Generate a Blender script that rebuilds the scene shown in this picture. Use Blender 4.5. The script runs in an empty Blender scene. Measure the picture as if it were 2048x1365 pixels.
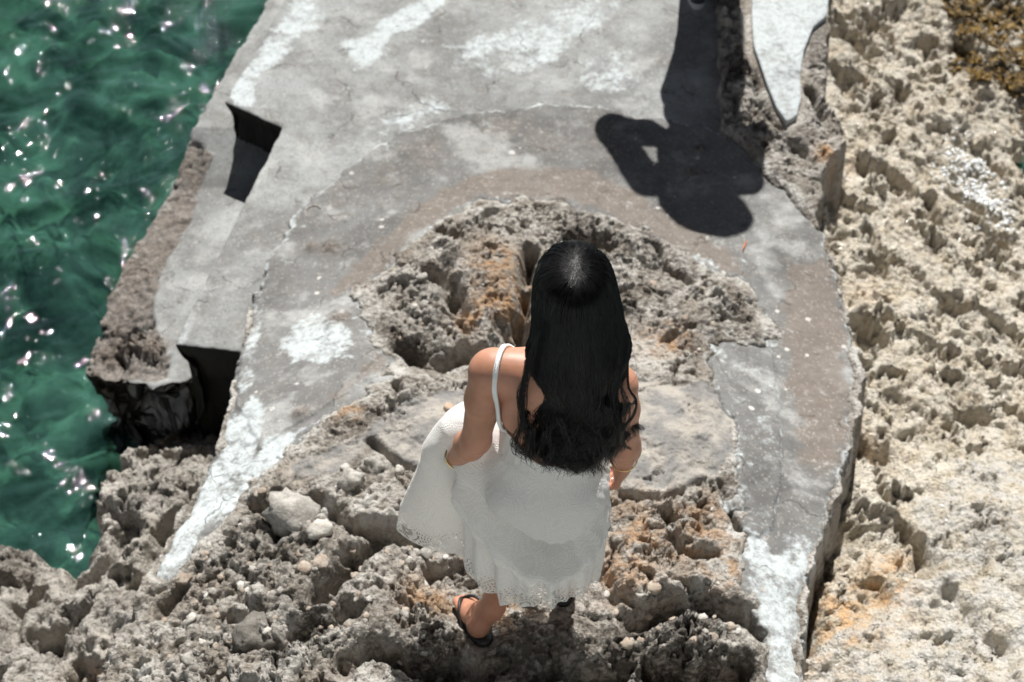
import bpy, bmesh, math, random
import numpy as np
from mathutils import Vector

random.seed(7)
rng = np.random.default_rng(11)
sc = bpy.context.scene
col = sc.collection

# ------------------------------------------------------------------ camera
CAM_Z, PITCH, LENS = 3.8, 52.0, 50.0
cam_d = bpy.data.cameras.new('camera')
cam = bpy.data.objects.new('camera', cam_d)
col.objects.link(cam)
cam.location = (0, 0, CAM_Z)
cam.rotation_euler = (math.radians(90 - PITCH), 0, 0)
cam_d.lens = LENS
cam_d.sensor_width = 36
cam_d.clip_start = 0.05
cam_d.clip_end = 2000
cam_d.dof.use_dof = True
cam_d.dof.focus_distance = 3.3
cam_d.dof.aperture_fstop = 3.8
sc.camera = cam

# ------------------------------------------------------------------ light
SUN_EL = 50.0
SUN_DX = 0.10                       # the sun stands beyond the scene, a little to the right
sun_az = math.atan2(SUN_DX, 1.0)
world = bpy.data.worlds.new('World')
sc.world = world
world.use_nodes = True
wn = world.node_tree
sky = wn.nodes.new('ShaderNodeTexSky')
sky.sky_type = 'NISHITA'
sky.sun_disc = False
sky.sun_elevation = math.radians(SUN_EL)
sky.sun_rotation = sun_az
sky.air_density = 0.5
sky.dust_density = 0.1
hs = wn.nodes.new('ShaderNodeHueSaturation')          # thin summer haze: paler than a pure blue sky; also dimmed to deepen shadows
hs.inputs['Saturation'].default_value = 0.45
hs.inputs['Value'].default_value = 0.75
wn.links.new(sky.outputs[0], hs.inputs['Color'])
wn.links.new(hs.outputs[0], wn.nodes['Background'].inputs[0])
wn.nodes['Background'].inputs[1].default_value = 0.05
sun_d = bpy.data.lights.new('sun', 'SUN')
sun_d.energy = 5.0
sun_d.angle = math.radians(0.53)
sun_d.color = (1.0, 0.98, 0.945)
sun = bpy.data.objects.new('sun', sun_d)
col.objects.link(sun)
ce = math.cos(math.radians(SUN_EL))
SUN_DIR = Vector((math.sin(sun_az) * ce, math.cos(sun_az) * ce, math.sin(math.radians(SUN_EL))))
sun.rotation_euler = (-SUN_DIR).to_track_quat('-Z', 'Y').to_euler()
sun.location = (2, 10, 12)
sc.view_settings.view_transform = 'Standard'
sc.view_settings.look = 'None'
sc.view_settings.exposure = 0.62
sc.view_settings.gamma = 1.0
sc.view_settings.use_curve_mapping = False
sc.cycles.max_bounces = 8
sc.cycles.transparent_max_bounces = 16
sc.cycles.use_denoising = True
sc.cycles.sample_clamp_indirect = 4.0

# ------------------------------------------------------------------ numeric helpers
PR = math.radians(PITCH)
FPX = 2048 * LENS / 36.0
CP, SP = math.cos(PR), math.sin(PR)

def ray(px, py):
    u = (px - 1024) / FPX
    v = (682.5 - py) / FPX
    return np.array((u, CP + v * SP, -SP + v * CP))

def at_z(px, py, z):
    d = ray(px, py)
    t = (z - CAM_Z) / d[2]
    return np.array((d[0] * t, d[1] * t, z))

def at_y(px, py, y):
    d = ray(px, py)
    t = y / d[1]
    return np.array((d[0] * t, y, CAM_Z + d[2] * t))

def on_base(px, py, f):
    z = -0.4
    for _ in range(40):
        p = at_z(px, py, z)
        z = 0.6 * z + 0.4 * f.one(p[0], p[1])
    return at_z(px, py, z)

def smooth(e0, e1, x):
    t = np.clip((x - e0) / (e1 - e0), 0, 1)
    return t * t * (3 - 2 * t)

_perm = np.concatenate([np.random.default_rng(5).permutation(256)] * 3).astype(np.int32)
_ga = np.linspace(0, 2 * math.pi, 16, endpoint=False)
_gx, _gy = np.cos(_ga).astype(np.float32), np.sin(_ga).astype(np.float32)

def perlin(x, y, seed=0):
    x = np.asarray(x, np.float32) + seed * 17.31
    y = np.asarray(y, np.float32) + seed * 9.77
    xi, yi = np.floor(x), np.floor(y)
    fx, fy = x - xi, y - yi
    xi, yi = xi.astype(np.int32) & 255, yi.astype(np.int32) & 255
    u, v = fx * fx * fx * (fx * (fx * 6 - 15) + 10), fy * fy * fy * (fy * (fy * 6 - 15) + 10)
    a, b = _perm[xi], _perm[xi + 1]
    def g(h, dx, dy):
        h = h & 15
        return _gx[h] * dx + _gy[h] * dy
    n00 = g(_perm[a + yi], fx, fy)
    n10 = g(_perm[b + yi], fx - 1, fy)
    n01 = g(_perm[a + yi + 1], fx, fy - 1)
    n11 = g(_perm[b + yi + 1], fx - 1, fy - 1)
    r = n00 + u * (n10 - n00)
    s = n01 + u * (n11 - n01)
    return (r + v * (s - r)) * 1.5

def fbm(x, y, scale, octs, seed=0, gain=0.5):
    r = 0; a = 1.0; f = 1.0 / scale
    for i in range(octs):
        r = r + a * perlin(x * f, y * f, seed + i * 3)
        a *= gain; f *= 2.03
    return r

def billow(x, y, scale, octs, seed=0, gain=0.5):
    r = 0; a = 1.0; f = 1.0 / scale
    for i in range(octs):
        r = r + a * (np.abs(perlin(x * f, y * f, seed + i * 3)) * 2 - 0.6)
        a *= gain; f *= 2.03
    return r

def worley(x, y, scale, seed=0):
    x = np.asarray(x, np.float32) / scale + seed * 3.17
    y = np.asarray(y, np.float32) / scale + seed * 7.9
    xi, yi = np.floor(x), np.floor(y)
    f1 = np.full(x.shape, 9.0, np.float32); f2 = f1.copy(); idv = np.zeros(x.shape, np.float32)
    for ox in (-1, 0, 1):
        for oy in (-1, 0, 1):
            cx, cy = (xi + ox), (yi + oy)
            h = _perm[_perm[cx.astype(np.int32) & 255] + (cy.astype(np.int32) & 255)]
            jx = cx + (h % 16) / 16.0
            jy = cy + (_perm[h] % 16) / 16.0
            d = np.hypot(x - jx, y - jy)
            m = d < f1
            f2 = np.where(m, f1, np.minimum(f2, d))
            idv = np.where(m, (_perm[h + 7] / 255.0), idv)
            f1 = np.where(m, d, f1)
    return f1, f2, idv

def poly_sdf(poly, x, y, far=0.6):
    """signed distance to a polygon, positive inside (only exact near it)"""
    poly = np.asarray(poly, float)[:, :2]
    out = np.full(x.shape, -far, np.float32)
    lo, hi = poly.min(0) - far, poly.max(0) + far
    m = (x > lo[0]) & (x < hi[0]) & (y > lo[1]) & (y < hi[1])
    X, Y = x[m].astype(np.float32), y[m].astype(np.float32)
    d = np.full(X.shape, 1e9, np.float32)
    ins = np.zeros(X.shape, bool)
    n = len(poly)
    for i in range(n):
        ax, ay = poly[i]; bx, by = poly[(i + 1) % n]
        ex, ey = bx - ax, by - ay
        L = ex * ex + ey * ey + 1e-12
        t = np.clip(((X - ax) * ex + (Y - ay) * ey) / L, 0, 1)
        d = np.minimum(d, (X - ax - t * ex) ** 2 + (Y - ay - t * ey) ** 2)
        if ay != by:
            c = ((ay > Y) != (by > Y)) & (X < (bx - ax) * (Y - ay) / (by - ay) + ax)
            ins ^= c
    d = np.sqrt(d)
    out[m] = np.where(ins, d, -d)
    return out

def line_dist(pts, x, y, far=0.5):
    pts = np.asarray(pts, float)[:, :2]
    out = np.full(x.shape, far, np.float32)
    lo, hi = pts.min(0) - far, pts.max(0) + far
    m = (x > lo[0]) & (x < hi[0]) & (y > lo[1]) & (y < hi[1])
    X, Y = x[m], y[m]
    d = np.full(X.shape, far * far)
    for (ax, ay), (bx, by) in zip(pts[:-1], pts[1:]):
        ex, ey = bx - ax, by - ay
        t = np.clip(((X - ax) * ex + (Y - ay) * ey) / (ex * ex + ey * ey + 1e-12), 0, 1)
        d = np.minimum(d, (X - ax - t * ex) ** 2 + (Y - ay - t * ey) ** 2)
    out[m] = np.sqrt(d)
    return out

class RBF:
    def __init__(self, pts, eps=0.12):
        p = np.array(pts, float)
        self.p = p[:, :2]; self.eps = eps
        n = len(p)
        A = np.sqrt(((self.p[:, None] - self.p[None]) ** 2).sum(-1) + eps * eps)
        M = np.zeros((n + 1, n + 1)); M[:n, :n] = A; M[:n, n] = 1; M[n, :n] = 1
        self.w = np.linalg.solve(M, np.append(p[:, 2], 0))
    def one(self, x, y):
        return float(self.w[-1] + (self.w[:-1] * np.sqrt((x - self.p[:, 0]) ** 2 + (y - self.p[:, 1]) ** 2 + self.eps ** 2)).sum())
    def __call__(self, x, y):
        r = np.full(np.shape(x), self.w[-1])
        for (px, py), w in zip(self.p, self.w[:-1]):
            r = r + w * np.sqrt((x - px) ** 2 + (y - py) ** 2 + self.eps ** 2)
        return r

# ------------------------------------------------------------------ object helpers
def tag(o, label=None, cat=None, group=None, kind=None):
    if label: o['label'] = label
    if cat: o['category'] = cat
    if group: o['group'] = group
    if kind: o['kind'] = kind
    return o

def mesh_np(name, V, F, mat=None, parent=None, origin=None, smooth_shade=True, attrs=None, uv=None):
    """V (n,3), F (m,3 or 4): one mesh object"""
    V = np.asarray(V, np.float32)
    if origin is not None:
        V = V - np.asarray(origin, np.float32)
    F = np.asarray(F, np.int32)
    k = F.shape[1]
    me = bpy.data.meshes.new(name)
    me.vertices.add(len(V)); me.vertices.foreach_set('co', V.ravel())
    me.loops.add(F.size); me.loops.foreach_set('vertex_index', F.ravel())
    me.polygons.add(len(F))
    me.polygons.foreach_set('loop_start', np.arange(0, F.size, k, dtype=np.int32))
    me.polygons.foreach_set('loop_total', np.full(len(F), k, np.int32))
    if smooth_shade:
        me.polygons.foreach_set('use_smooth', np.ones(len(F), bool))
    me.update(calc_edges=True)
    if attrs:
        for an, av in attrs.items():
            a = me.attributes.new(an, 'FLOAT', 'POINT')
            a.data.foreach_set('value', np.asarray(av, np.float32).ravel())
    if uv is not None:
        l = me.uv_layers.new(name='UVMap')
        l.data.foreach_set('uv', np.asarray(uv, np.float32)[F.ravel()].ravel())
    me.validate()
    if mat: me.materials.append(mat)
    o = bpy.data.objects.new(name, me)
    col.objects.link(o)
    if origin is not None and parent is None:
        o.location = origin
    if parent is not None:
        o.parent = parent
    return o

def empty(name, loc):
    o = bpy.data.objects.new(name, None)
    o.empty_display_size = 0.1
    col.objects.link(o); o.location = loc
    return o

def tube(path, radii, sides=8, cap=True):
    path = np.asarray(path, float); n = len(path)
    radii = np.broadcast_to(np.asarray(radii, float), (n,))
    T = np.gradient(path, axis=0); T /= np.linalg.norm(T, axis=1)[:, None] + 1e-12
    ref = np.array((0.3, 0.2, 0.93)); V = []
    N = np.cross(T[0], ref); N /= np.linalg.norm(N)
    for i in range(n):
        N = N - T[i] * (N @ T[i]); N /= np.linalg.norm(N)
        B = np.cross(T[i], N)
        for k in range(sides):
            a = 2 * math.pi * k / sides
            V.append(path[i] + radii[i] * (math.cos(a) * N + math.sin(a) * B))
    F = []
    for i in range(n - 1):
        for k in range(sides):
            k2 = (k + 1) % sides
            F.append((i * sides + k, i * sides + k2, (i + 1) * sides + k2, (i + 1) * sides + k))
    return np.array(V), np.array(F)

def merge(parts):
    V, F, o = [], [], 0
    for v, f in parts:
        V.append(v); F.append(f + o); o += len(v)
    return np.concatenate(V), np.concatenate(F)

# ------------------------------------------------------------------ materials
def new_mat(name):
    m = bpy.data.materials.new(name); m.use_nodes = True
    nt = m.node_tree; nt.nodes.clear()
    out = nt.nodes.new('ShaderNodeOutputMaterial')
    return m, nt, out

class NT:
    def __init__(self, nt): self.nt = nt
    def n(self, t, **kw):
        nd = self.nt.nodes.new(t)
        for k, v in kw.items(): setattr(nd, k, v)
        return nd
    def link(self, a, b): self.nt.links.new(a, b)
    def val(self, sock, v):
        if hasattr(v, 'links') or hasattr(v, 'is_linked'): self.link(v, sock)
        else: sock.default_value = v
    def pos(self):
        return self.n('ShaderNodeNewGeometry').outputs['Position']
    def noise(self, vec, scale, detail=4, rough=0.55, dist=0.0):
        nd = self.n('ShaderNodeTexNoise')
        self.link(vec, nd.inputs['Vector'])
        nd.inputs['Scale'].default_value = scale; nd.inputs['Detail'].default_value = detail
        nd.inputs['Roughness'].default_value = rough; nd.inputs['Distortion'].default_value = dist
        return nd.outputs['Fac']
    def voro(self, vec, scale, feature='F1', out='Distance', rnd=1.0):
        nd = self.n('ShaderNodeTexVoronoi', feature=feature)
        self.link(vec, nd.inputs['Vector']); nd.inputs['Scale'].default_value = scale
        nd.inputs['Randomness'].default_value = rnd
        return nd.outputs[out]
    def math(self, op, a, b=0.0, c=None):
        nd = self.n('ShaderNodeMath', operation=op)
        self.val(nd.inputs[0], a); self.val(nd.inputs[1], b)
        if c is not None: self.val(nd.inputs[2], c)
        return nd.outputs[0]
    def ramp(self, fac, e0, e1, v0=0.0, v1=1.0):
        nd = self.n('ShaderNodeMapRange', interpolation_type='SMOOTHSTEP')
        self.val(nd.inputs[0], fac)
        nd.inputs[1].default_value = e0; nd.inputs[2].default_value = e1
        nd.inputs[3].default_value = v0; nd.inputs[4].default_value = v1
        return nd.outputs[0]
    def mix(self, fac, a, b, blend='MIX'):
        nd = self.n('ShaderNodeMix', data_type='RGBA', blend_type=blend)
        self.val(nd.inputs[0], fac)
        for s, v in ((nd.inputs[6], a), (nd.inputs[7], b)):
            if isinstance(v, tuple): s.default_value = (*v, 1) if len(v) == 3 else v
            else: self.link(v, s)
        return nd.outputs[2]
    def attr(self, name):
        return self.n('ShaderNodeAttribute', attribute_name=name).outputs['Fac']
    def bump(self, h, strength, dist, normal=None):
        nd = self.n('ShaderNodeBump')
        nd.inputs['Strength'].default_value = strength; nd.inputs['Distance'].default_value = dist
        self.link(h, nd.inputs['Height'])
        if normal is not None: self.link(normal, nd.inputs['Normal'])
        return nd.outputs[0]
    def pbsdf(self, color, rough=0.8, normal=None, **kw):
        b = self.n('ShaderNodeBsdfPrincipled')
        if isinstance(color, tuple): b.inputs['Base Color'].default_value = (*color, 1)
        else: self.link(color, b.inputs['Base Color'])
        self.val(b.inputs['Roughness'], rough)
        if normal is not None: self.link(normal, b.inputs['Normal'])
        for k, v in kw.items(): self.val(b.inputs[k.replace('_', ' ')], v)
        return b.outputs[0]

def rock_material(name, main, dark, pale, orange, wet=0.0, pale_bias=0.0, grain=1.0):
    m, nt, out = new_mat(name); N = NT(nt); P = N.pos()
    n1 = N.noise(P, 3.1, 5, 0.6, 0.4)
    n2 = N.noise(P, 11.0, 6, 0.65, 0.5)
    n3 = N.noise(P, 46.0, 5, 0.7)
    n4 = N.noise(P, 160.0, 3, 0.7)
    tn = N.math('ADD', N.math('MULTIPLY', n2, 0.7), N.math('MULTIPLY', N.attr('tone'), 0.35))
    c = N.mix(N.ramp(tn, 0.38, 0.66), main, pale)
    dk = N.math('ADD', N.math('MULTIPLY', n1, 0.5), N.math('MULTIPLY', n3, 0.55))
    c = N.mix(N.ramp(dk, 0.475 + 0.085 * pale_bias, 0.65, 0.0, 0.85), c, dark)
    pl = N.math('ADD', N.math('MULTIPLY', N.noise(P, 6.3, 5, 0.65, 0.8), 0.6), N.math('MULTIPLY', n3, 0.4))
    c = N.mix(N.ramp(pl, 0.53 - 0.06 * pale_bias, 0.62, 0.0, 0.85), c, pale)
    og = N.math('MULTIPLY', N.attr('orange'), N.ramp(N.noise(P, 14.0, 5, 0.65), 0.38, 0.6))
    c = N.mix(og, c, orange)
    wh = N.math('ADD', N.attr('white'), N.math('MULTIPLY', N.math('SUBTRACT', n2, 0.5), 1.3))
    c = N.mix(N.ramp(wh, 0.35, 0.75, 0.0, 0.9), c, (0.57, 0.55, 0.51))
    bl = N.math('ADD', N.attr('dark'), N.math('MULTIPLY', N.math('SUBTRACT', n3, 0.5), 1.4))
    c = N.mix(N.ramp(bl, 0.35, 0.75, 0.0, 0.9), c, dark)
    gr = N.math('ADD', N.attr('slab'), N.math('MULTIPLY', N.math('SUBTRACT', n2, 0.5), 1.2))
    slabc = N.mix(N.ramp(N.noise(P, 9.0, 6, 0.65), 0.4, 0.62), (0.19, 0.185, 0.178), (0.36, 0.33, 0.29))
    c = N.mix(N.ramp(gr, 0.4, 0.7, 0.0, 0.9), c, slabc)
    c = N.mix(N.ramp(n4, 0.3, 0.7, 0.0, 0.35), c, N.mix(0.5, c, (0.05, 0.045, 0.04)))
    h = N.math('ADD', N.math('MULTIPLY', n3, 1.0), N.math('MULTIPLY', n4, 0.45))
    v = N.voro(P, 75.0)
    h = N.math('ADD', h, N.math('MULTIPLY', v, 0.5))
    sc_ = N.math('SUBTRACT', 1.0, N.math('MULTIPLY', N.attr('slab'), 0.75))
    nrm = N.bump(N.math('MULTIPLY', h, sc_), 1.0, 0.016 * grain)
    if wet > 0:
        wmask = N.ramp(N.noise(P, 4.0, 4, 0.6), 0.42, 0.62)
        wn_ = N.bump(N.noise(P, 130.0, 2, 0.5), 0.9, 0.006, nrm)
        sh = N.pbsdf(c, 0.75, nrm, Coat_Weight=N.math('MULTIPLY', wmask, wet), Coat_Roughness=0.05, Coat_IOR=1.33)
        # coat normal: rippled water film
        b = [x for x in nt.nodes if x.type == 'BSDF_PRINCIPLED'][-1]
        nt.links.new(wn_, b.inputs['Coat Normal'])
    else:
        sh = N.pbsdf(c, 0.92, nrm, Specular_IOR_Level=0.25)
    nt.links.new(sh, out.inputs[0])
    return m

def concrete_material(name, a, b_, spots=True, warm=0.5):
    m, nt, out = new_mat(name); N = NT(nt); P = N.pos()
    n1 = N.noise(P, 1.9, 5, 0.6, 0.6)
    n2 = N.noise(P, 7.0, 6, 0.62, 0.4)
    n3 = N.noise(P, 34.0, 5, 0.7)
    n4 = N.noise(P, 190.0, 3, 0.7)
    c = N.mix(N.ramp(n1, 0.36, 0.64), a, b_)
    c = N.mix(N.ramp(n2, 0.42, 0.66, 0.0, 0.7), c, (0.185, 0.178, 0.165))
    c = N.mix(N.ramp(N.noise(P, 13.0, 6, 0.7, 0.3), 0.5, 0.7, 0.0, 0.5), c, (0.15, 0.15, 0.145))
    c = N.mix(N.ramp(N.noise(P, 4.2, 4, 0.6, 0.2), 0.5, 0.66, 0.0, 0.6), c, (0.44, 0.445, 0.43))
    br = N.math('ADD', N.attr('brown'), N.math('MULTIPLY', N.math('SUBTRACT', n2, 0.5), 0.9))
    c = N.mix(N.ramp(br, 0.3, 0.85, 0.0, 0.85), c, N.mix(n3, (0.125, 0.102, 0.083), (0.235, 0.198, 0.168)))
    wsrc = N.math('ADD', N.math('MULTIPLY', n2, 0.7), N.math('MULTIPLY', n3, 0.6))
    wh = N.math('ADD', N.attr('white'), N.math('MULTIPLY', N.math('SUBTRACT', wsrc, 0.65), 3.0))
    c = N.mix(N.ramp(wh, 0.25, 0.95, 0.0, 0.95), c, N.mix(n3, (0.42, 0.46, 0.465), (0.59, 0.635, 0.64)))
    ro = N.attr('rough')
    c = N.mix(N.math('MULTIPLY', ro, 0.85), c, N.mix(N.ramp(n3, 0.35, 0.6), (0.085, 0.068, 0.054), (0.28, 0.228, 0.185)))
    if spots:
        vd = N.voro(P, 26.0)
        vr = N.n('ShaderNodeTexVoronoi', feature='F1'); N.link(P, vr.inputs['Vector']); vr.inputs['Scale'].default_value = 26.0
        sepc = N.n('ShaderNodeSeparateColor'); N.link(vr.outputs['Color'], sepc.inputs[0])
        rad = N.ramp(sepc.outputs[0], 0.90, 1.0, 0.0, 0.33)
        sp = N.math('LESS_THAN', N.math('ADD', vd, N.math('MULTIPLY', N.math('SUBTRACT', n4, 0.5), 0.5)), rad)
        sp = N.math('MULTIPLY', sp, N.math('GREATER_THAN', rad, 0.03))
        sp = N.math('MULTIPLY', sp, N.attr('spots'))
        c = N.mix(N.math('MULTIPLY', sp, 0.85), c, (0.60, 0.57, 0.53))
    c = N.mix(N.ramp(n4, 0.35, 0.7, 0.0, 0.22), c, N.mix(0.4, c, (0.04, 0.04, 0.04)))
    mott = N.noise(P, 21.0, 8, 0.78, 0.2)
    c = N.mix(N.ramp(mott, 0.50, 0.68, 0.0, 0.42), c, N.mix(0.5, c, (0.07, 0.06, 0.05)))
    c = N.mix(N.ramp(mott, 0.34, 0.47, 0.22, 0.0), c, N.mix(0.5, c, (0.62, 0.61, 0.58)))
    agg = N.n('ShaderNodeTexVoronoi', feature='F1'); N.link(P, agg.inputs['Vector']); agg.inputs['Scale'].default_value = 150.0
    ags = N.n('ShaderNodeSeparateColor'); N.link(agg.outputs['Color'], ags.inputs[0])
    c = N.mix(N.ramp(ags.outputs[0], 0.88, 0.92, 0.0, 0.3), c, (0.10, 0.085, 0.07))
    c = N.mix(N.ramp(ags.outputs[1], 0.92, 0.96, 0.0, 0.3), c, (0.52, 0.48, 0.43))
    wv = N.n('ShaderNodeVectorMath', operation='ADD'); N.link(P, wv.inputs[0])
    wn2 = N.n('ShaderNodeTexNoise'); N.link(P, wn2.inputs['Vector']); wn2.inputs['Scale'].default_value = 9.0; wn2.inputs['Detail'].default_value = 4.0
    ws = N.n('ShaderNodeVectorMath', operation='SCALE'); N.link(wn2.outputs['Color'], ws.inputs[0]); ws.inputs['Scale'].default_value = 0.16; N.link(ws.outputs[0], wv.inputs[1])
    ck = N.voro(wv.outputs[0], 2.1, 'DISTANCE_TO_EDGE')
    crk = N.math('MULTIPLY', N.ramp(ck, 0.0, 0.010, 1.0, 0.0), N.ramp(n2, 0.48, 0.58))
    c = N.mix(N.math('MULTIPLY', crk, 0.6), c, (0.05, 0.045, 0.04))
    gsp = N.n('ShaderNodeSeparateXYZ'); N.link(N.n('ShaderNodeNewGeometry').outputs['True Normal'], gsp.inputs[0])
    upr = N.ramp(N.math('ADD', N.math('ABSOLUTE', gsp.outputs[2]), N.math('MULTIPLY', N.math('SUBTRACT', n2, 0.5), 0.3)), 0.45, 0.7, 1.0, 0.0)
    c = N.mix(N.math('MULTIPLY', N.attr('face_shade'), upr), c, (0.014, 0.013, 0.010))  # shade painted near-black into the colour of upright faces
    h = N.math('ADD', N.math('MULTIPLY', n3, 0.6), N.math('MULTIPLY', n4, 0.5))
    h = N.math('ADD', h, N.math('MULTIPLY', mott, 0.8)); h = N.math('SUBTRACT', h, N.math('MULTIPLY', crk, 0.6))
    nrm = N.bump(h, 0.7, 0.008)
    h2 = N.math('MULTIPLY', N.noise(P, 60.0, 5, 0.75), ro)
    nrm = N.bump(h2, 0.9, 0.02, nrm)
    nt.links.new(N.pbsdf(c, 0.88, nrm, Specular_IOR_Level=0.3), out.inputs[0])
    return m

M_ROCK = rock_material('limestone', (0.295, 0.258, 0.215), (0.080, 0.069, 0.057), (0.52, 0.49, 0.445), (0.47, 0.28, 0.145))
M_LEFT = rock_material('shore_limestone', (0.36, 0.33, 0.285), (0.12, 0.105, 0.09), (0.51, 0.475, 0.425), (0.42, 0.26, 0.13))
M_RIGHT = rock_material('wet_coral_limestone', (0.55, 0.475, 0.36), (0.22, 0.17, 0.11), (0.66, 0.605, 0.51), (0.60, 0.37, 0.18), wet=0.9, pale_bias=1.0)
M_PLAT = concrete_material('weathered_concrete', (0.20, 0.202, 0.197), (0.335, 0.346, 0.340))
M_PATH = concrete_material('stained_concrete', (0.118, 0.115, 0.110), (0.185, 0.184, 0.178))

# ------------------------------------------------------------------ terrain base surfaces
def W(lst):
    return [tuple(at_z(a, b, z)) for a, b, z in lst]

HEEL_L, TOE_L = np.array((-0.086, 1.868, 0.0)), np.array((-0.142, 2.045, -0.105))
HEEL_R, TOE_R = np.array((0.156, 2.020, -0.045)), np.array((0.178, 2.245, -0.085))
base_up = RBF(W([
    (1050, 230, -.6), (800, 290, -.6), (650, 390, -.6), (560, 520, -.585), (510, 620, -.55), (480, 740, -.47),
    (450, 880, -.36), (380, 1040, -.25), (310, 1150, -.2), (220, 1320, -.15), (1250, 240, -.6), (1450, 300, -.6),
    (1600, 430, -.6), (1690, 650, -.55), (1720, 780, -.45), (1690, 930, -.33), (1620, 1120, -.2), (1580, 1250, -.12),
    (1570, 1365, -.06), (1500, 150, -.58), (1600, 150, -.6), (1660, 300, -.62), (760, 400, -.59), (1000, 360, -.585),
    (1300, 420, -.585), (1500, 550, -.55), (1540, 700, -.45), (1500, 850, -.3), (1500, 1000, -.2), (1500, 1200, -.08),
    (900, 480, -.47), (1080, 440, -.52), (1000, 560, -.36), (880, 600, -.40), (1280, 560, -.45), (1400, 650, -.42),
    (1050, 650, -.42), (760, 580, -.47), (700, 650, -.42), (620, 700, -.40), (560, 800, -.33), (650, 760, -.32),
    (740, 730, -.30), (850, 735, -.40), (950, 725, -.42), (1010, 745, -.40), (1300, 720, -.36), (800, 850, -.14), (900, 800, -.16),
    (700, 900, -.12), (1320, 800, -.19), (1400, 900, -.15), (1300, 960, -.1), (600, 900, -.2), (500, 950, -.25),
    (700, 1000, -.06), (600, 1080, -.06), (500, 1100, -.12), (450, 1200, -.1), (350, 1300, -.08), (600, 1300, .02),
    (800, 1200, 0), (1000, 1365, .04), (1300, 1300, 0), (1300, 1100, -.06), (1400, 1200, -.03), (1450, 1365, 0),
    (1000, 1520, .06), (300, 1520, 0), (1600, 1520, 0), (1500, -200, -.6), (1000, 0, -.6), (600, -200, -.6)])
    + [tuple(HEEL_L + (0, 0, -.022)), tuple(TOE_L + (0, 0, -.03)), tuple(HEEL_R + (0, 0, -.022)), tuple(TOE_R + (0, 0, -.03))])
base_right = RBF(W([
    (1680, 100, -1.0), (1800, 100, -1.22), (2000, 100, -1.32), (1700, 400, -.9), (1900, 400, -1.15), (2060, 400, -1.36),
    (1740, 600, -.85), (1900, 700, -1.0), (2040, 700, -1.1), (1740, 900, -.7), (1900, 900, -.8), (1700, 1100, -.6),
    (1850, 1050, -.6), (2000, 1000, -.65), (1640, 1250, -.5), (1750, 1200, -.48), (1750, 1320, -.35), (1900, 1250, -.4),
    (2040, 1300, -.4), (1650, 1365, -.35), (1700, -150, -1.1), (2000, -150, -1.4), (2300, 300, -1.55), (2300, 900, -1.0),
    (2300, 1300, -.5), (1600, 1550, -.25), (2100, 1550, -.2), (1500, 500, -1.0)]))
base_left = RBF(W([
    (400, 870, -1.25), (330, 900, -1.05), (250, 960, -.90), (400, 960, -.8), (220, 1080, -.85), (130, 1170, -.98),
    (50, 1110, -1.12), (30, 1200, -.95), (100, 1300, -.78), (200, 1250, -.7), (250, 1150, -.68), (150, 1365, -.68),
    (480, 820, -1.3), (420, 1050, -.7), (-150, 1200, -1.0), (-150, 1500, -.7), (150, 1550, -.6), (300, 1365, -.6)]))
f_up = base_up

def UP(lst): return [on_base(a, b, f_up)[:2] for a, b in lst]
def RT(lst): return [on_base(a, b, base_right)[:2] for a, b in lst]
def LF(lst): return [on_base(a, b, base_left)[:2] for a, b in lst]
def PZ(lst, z=-0.6): return [at_z(a, b, z)[:2] for a, b in lst]

PATH_OUT = [(305, 1160), (360, 1050), (430, 925), (470, 790), (490, 680), (512, 600), (545, 500), (600, 425), (640, 380),
            (700, 330), (800, 268), (900, 235), (1000, 215), (1100, 207), (1200, 217), (1300, 238), (1400, 250), (1475, 285),
            (1540, 355), (1600, 415), (1645, 475), (1690, 620), (1706, 700), (1708, 800), (1690, 900), (1655, 1040),
            (1630, 1110), (1605, 1165), (1600, 1300), (1603, 1480)]
PATH_IN = [(1535, 1480), (1530, 1260), (1500, 1180), (1480, 1070), (1465, 1010), (1475, 950), (1455, 870), (1420, 730),
           (1450, 690), (1535, 685), (1520, 620), (1490, 580), (1430, 540), (1350, 500), (1300, 485), (1230, 440),
           (1150, 415), (1050, 395), (950, 410), (870, 450), (800, 510), (750, 565), (700, 595), (725, 640), (775, 700),
           (800, 745), (745, 795), (690, 820), (640, 835), (600, 880), (520, 965), (470, 1015), (400, 1095), (340, 1170)]
path_poly = UP(PATH_OUT + PATH_IN)
up_poly = UP([(512, 600), (486, 690), (466, 790), (428, 925), (358, 1050), (300, 1160), (240, 1260), (190, 1365), (140, 1500),
              (60, 1750), (1000, 1900), (1640, 1750), (1610, 1480), (1604, 1300), (1608, 1165), (1634, 1110), (1659, 1040), (1694, 905),
              (1726, 790), (1722, 735), (1704, 690), (1692, 620), (1650, 475), (1630, 440), (1650, 330), (1695, 285), (1650, 215), (1655, 60),
              (1662, -60), (1670, -400), (1430, -400), (1440, 300), (1400, 330), (1000, 300), (700, 420), (600, 500)])

path_outer = UP(PATH_OUT)
def edge_noise(x, y):
    return 0.022 * fbm(x, y, 0.13, 4, 8) + smooth(0.10, 0.2, poly_sdf(path_outer, x, y, 0.3)) * (0.045 * fbm(x, y, 0.21, 3, 9) + 0.02 * fbm(x, y, 0.05, 3, 10))
def grid(poly, s, ext):
    p = np.asarray(poly)
    lo, hi = p.min(0) - ext, p.max(0) + ext
    xs = np.arange(lo[0], hi[0], s); ys = np.arange(lo[1], hi[1], s)
    X, Y = np.meshgrid(xs, ys)
    return X, Y

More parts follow.
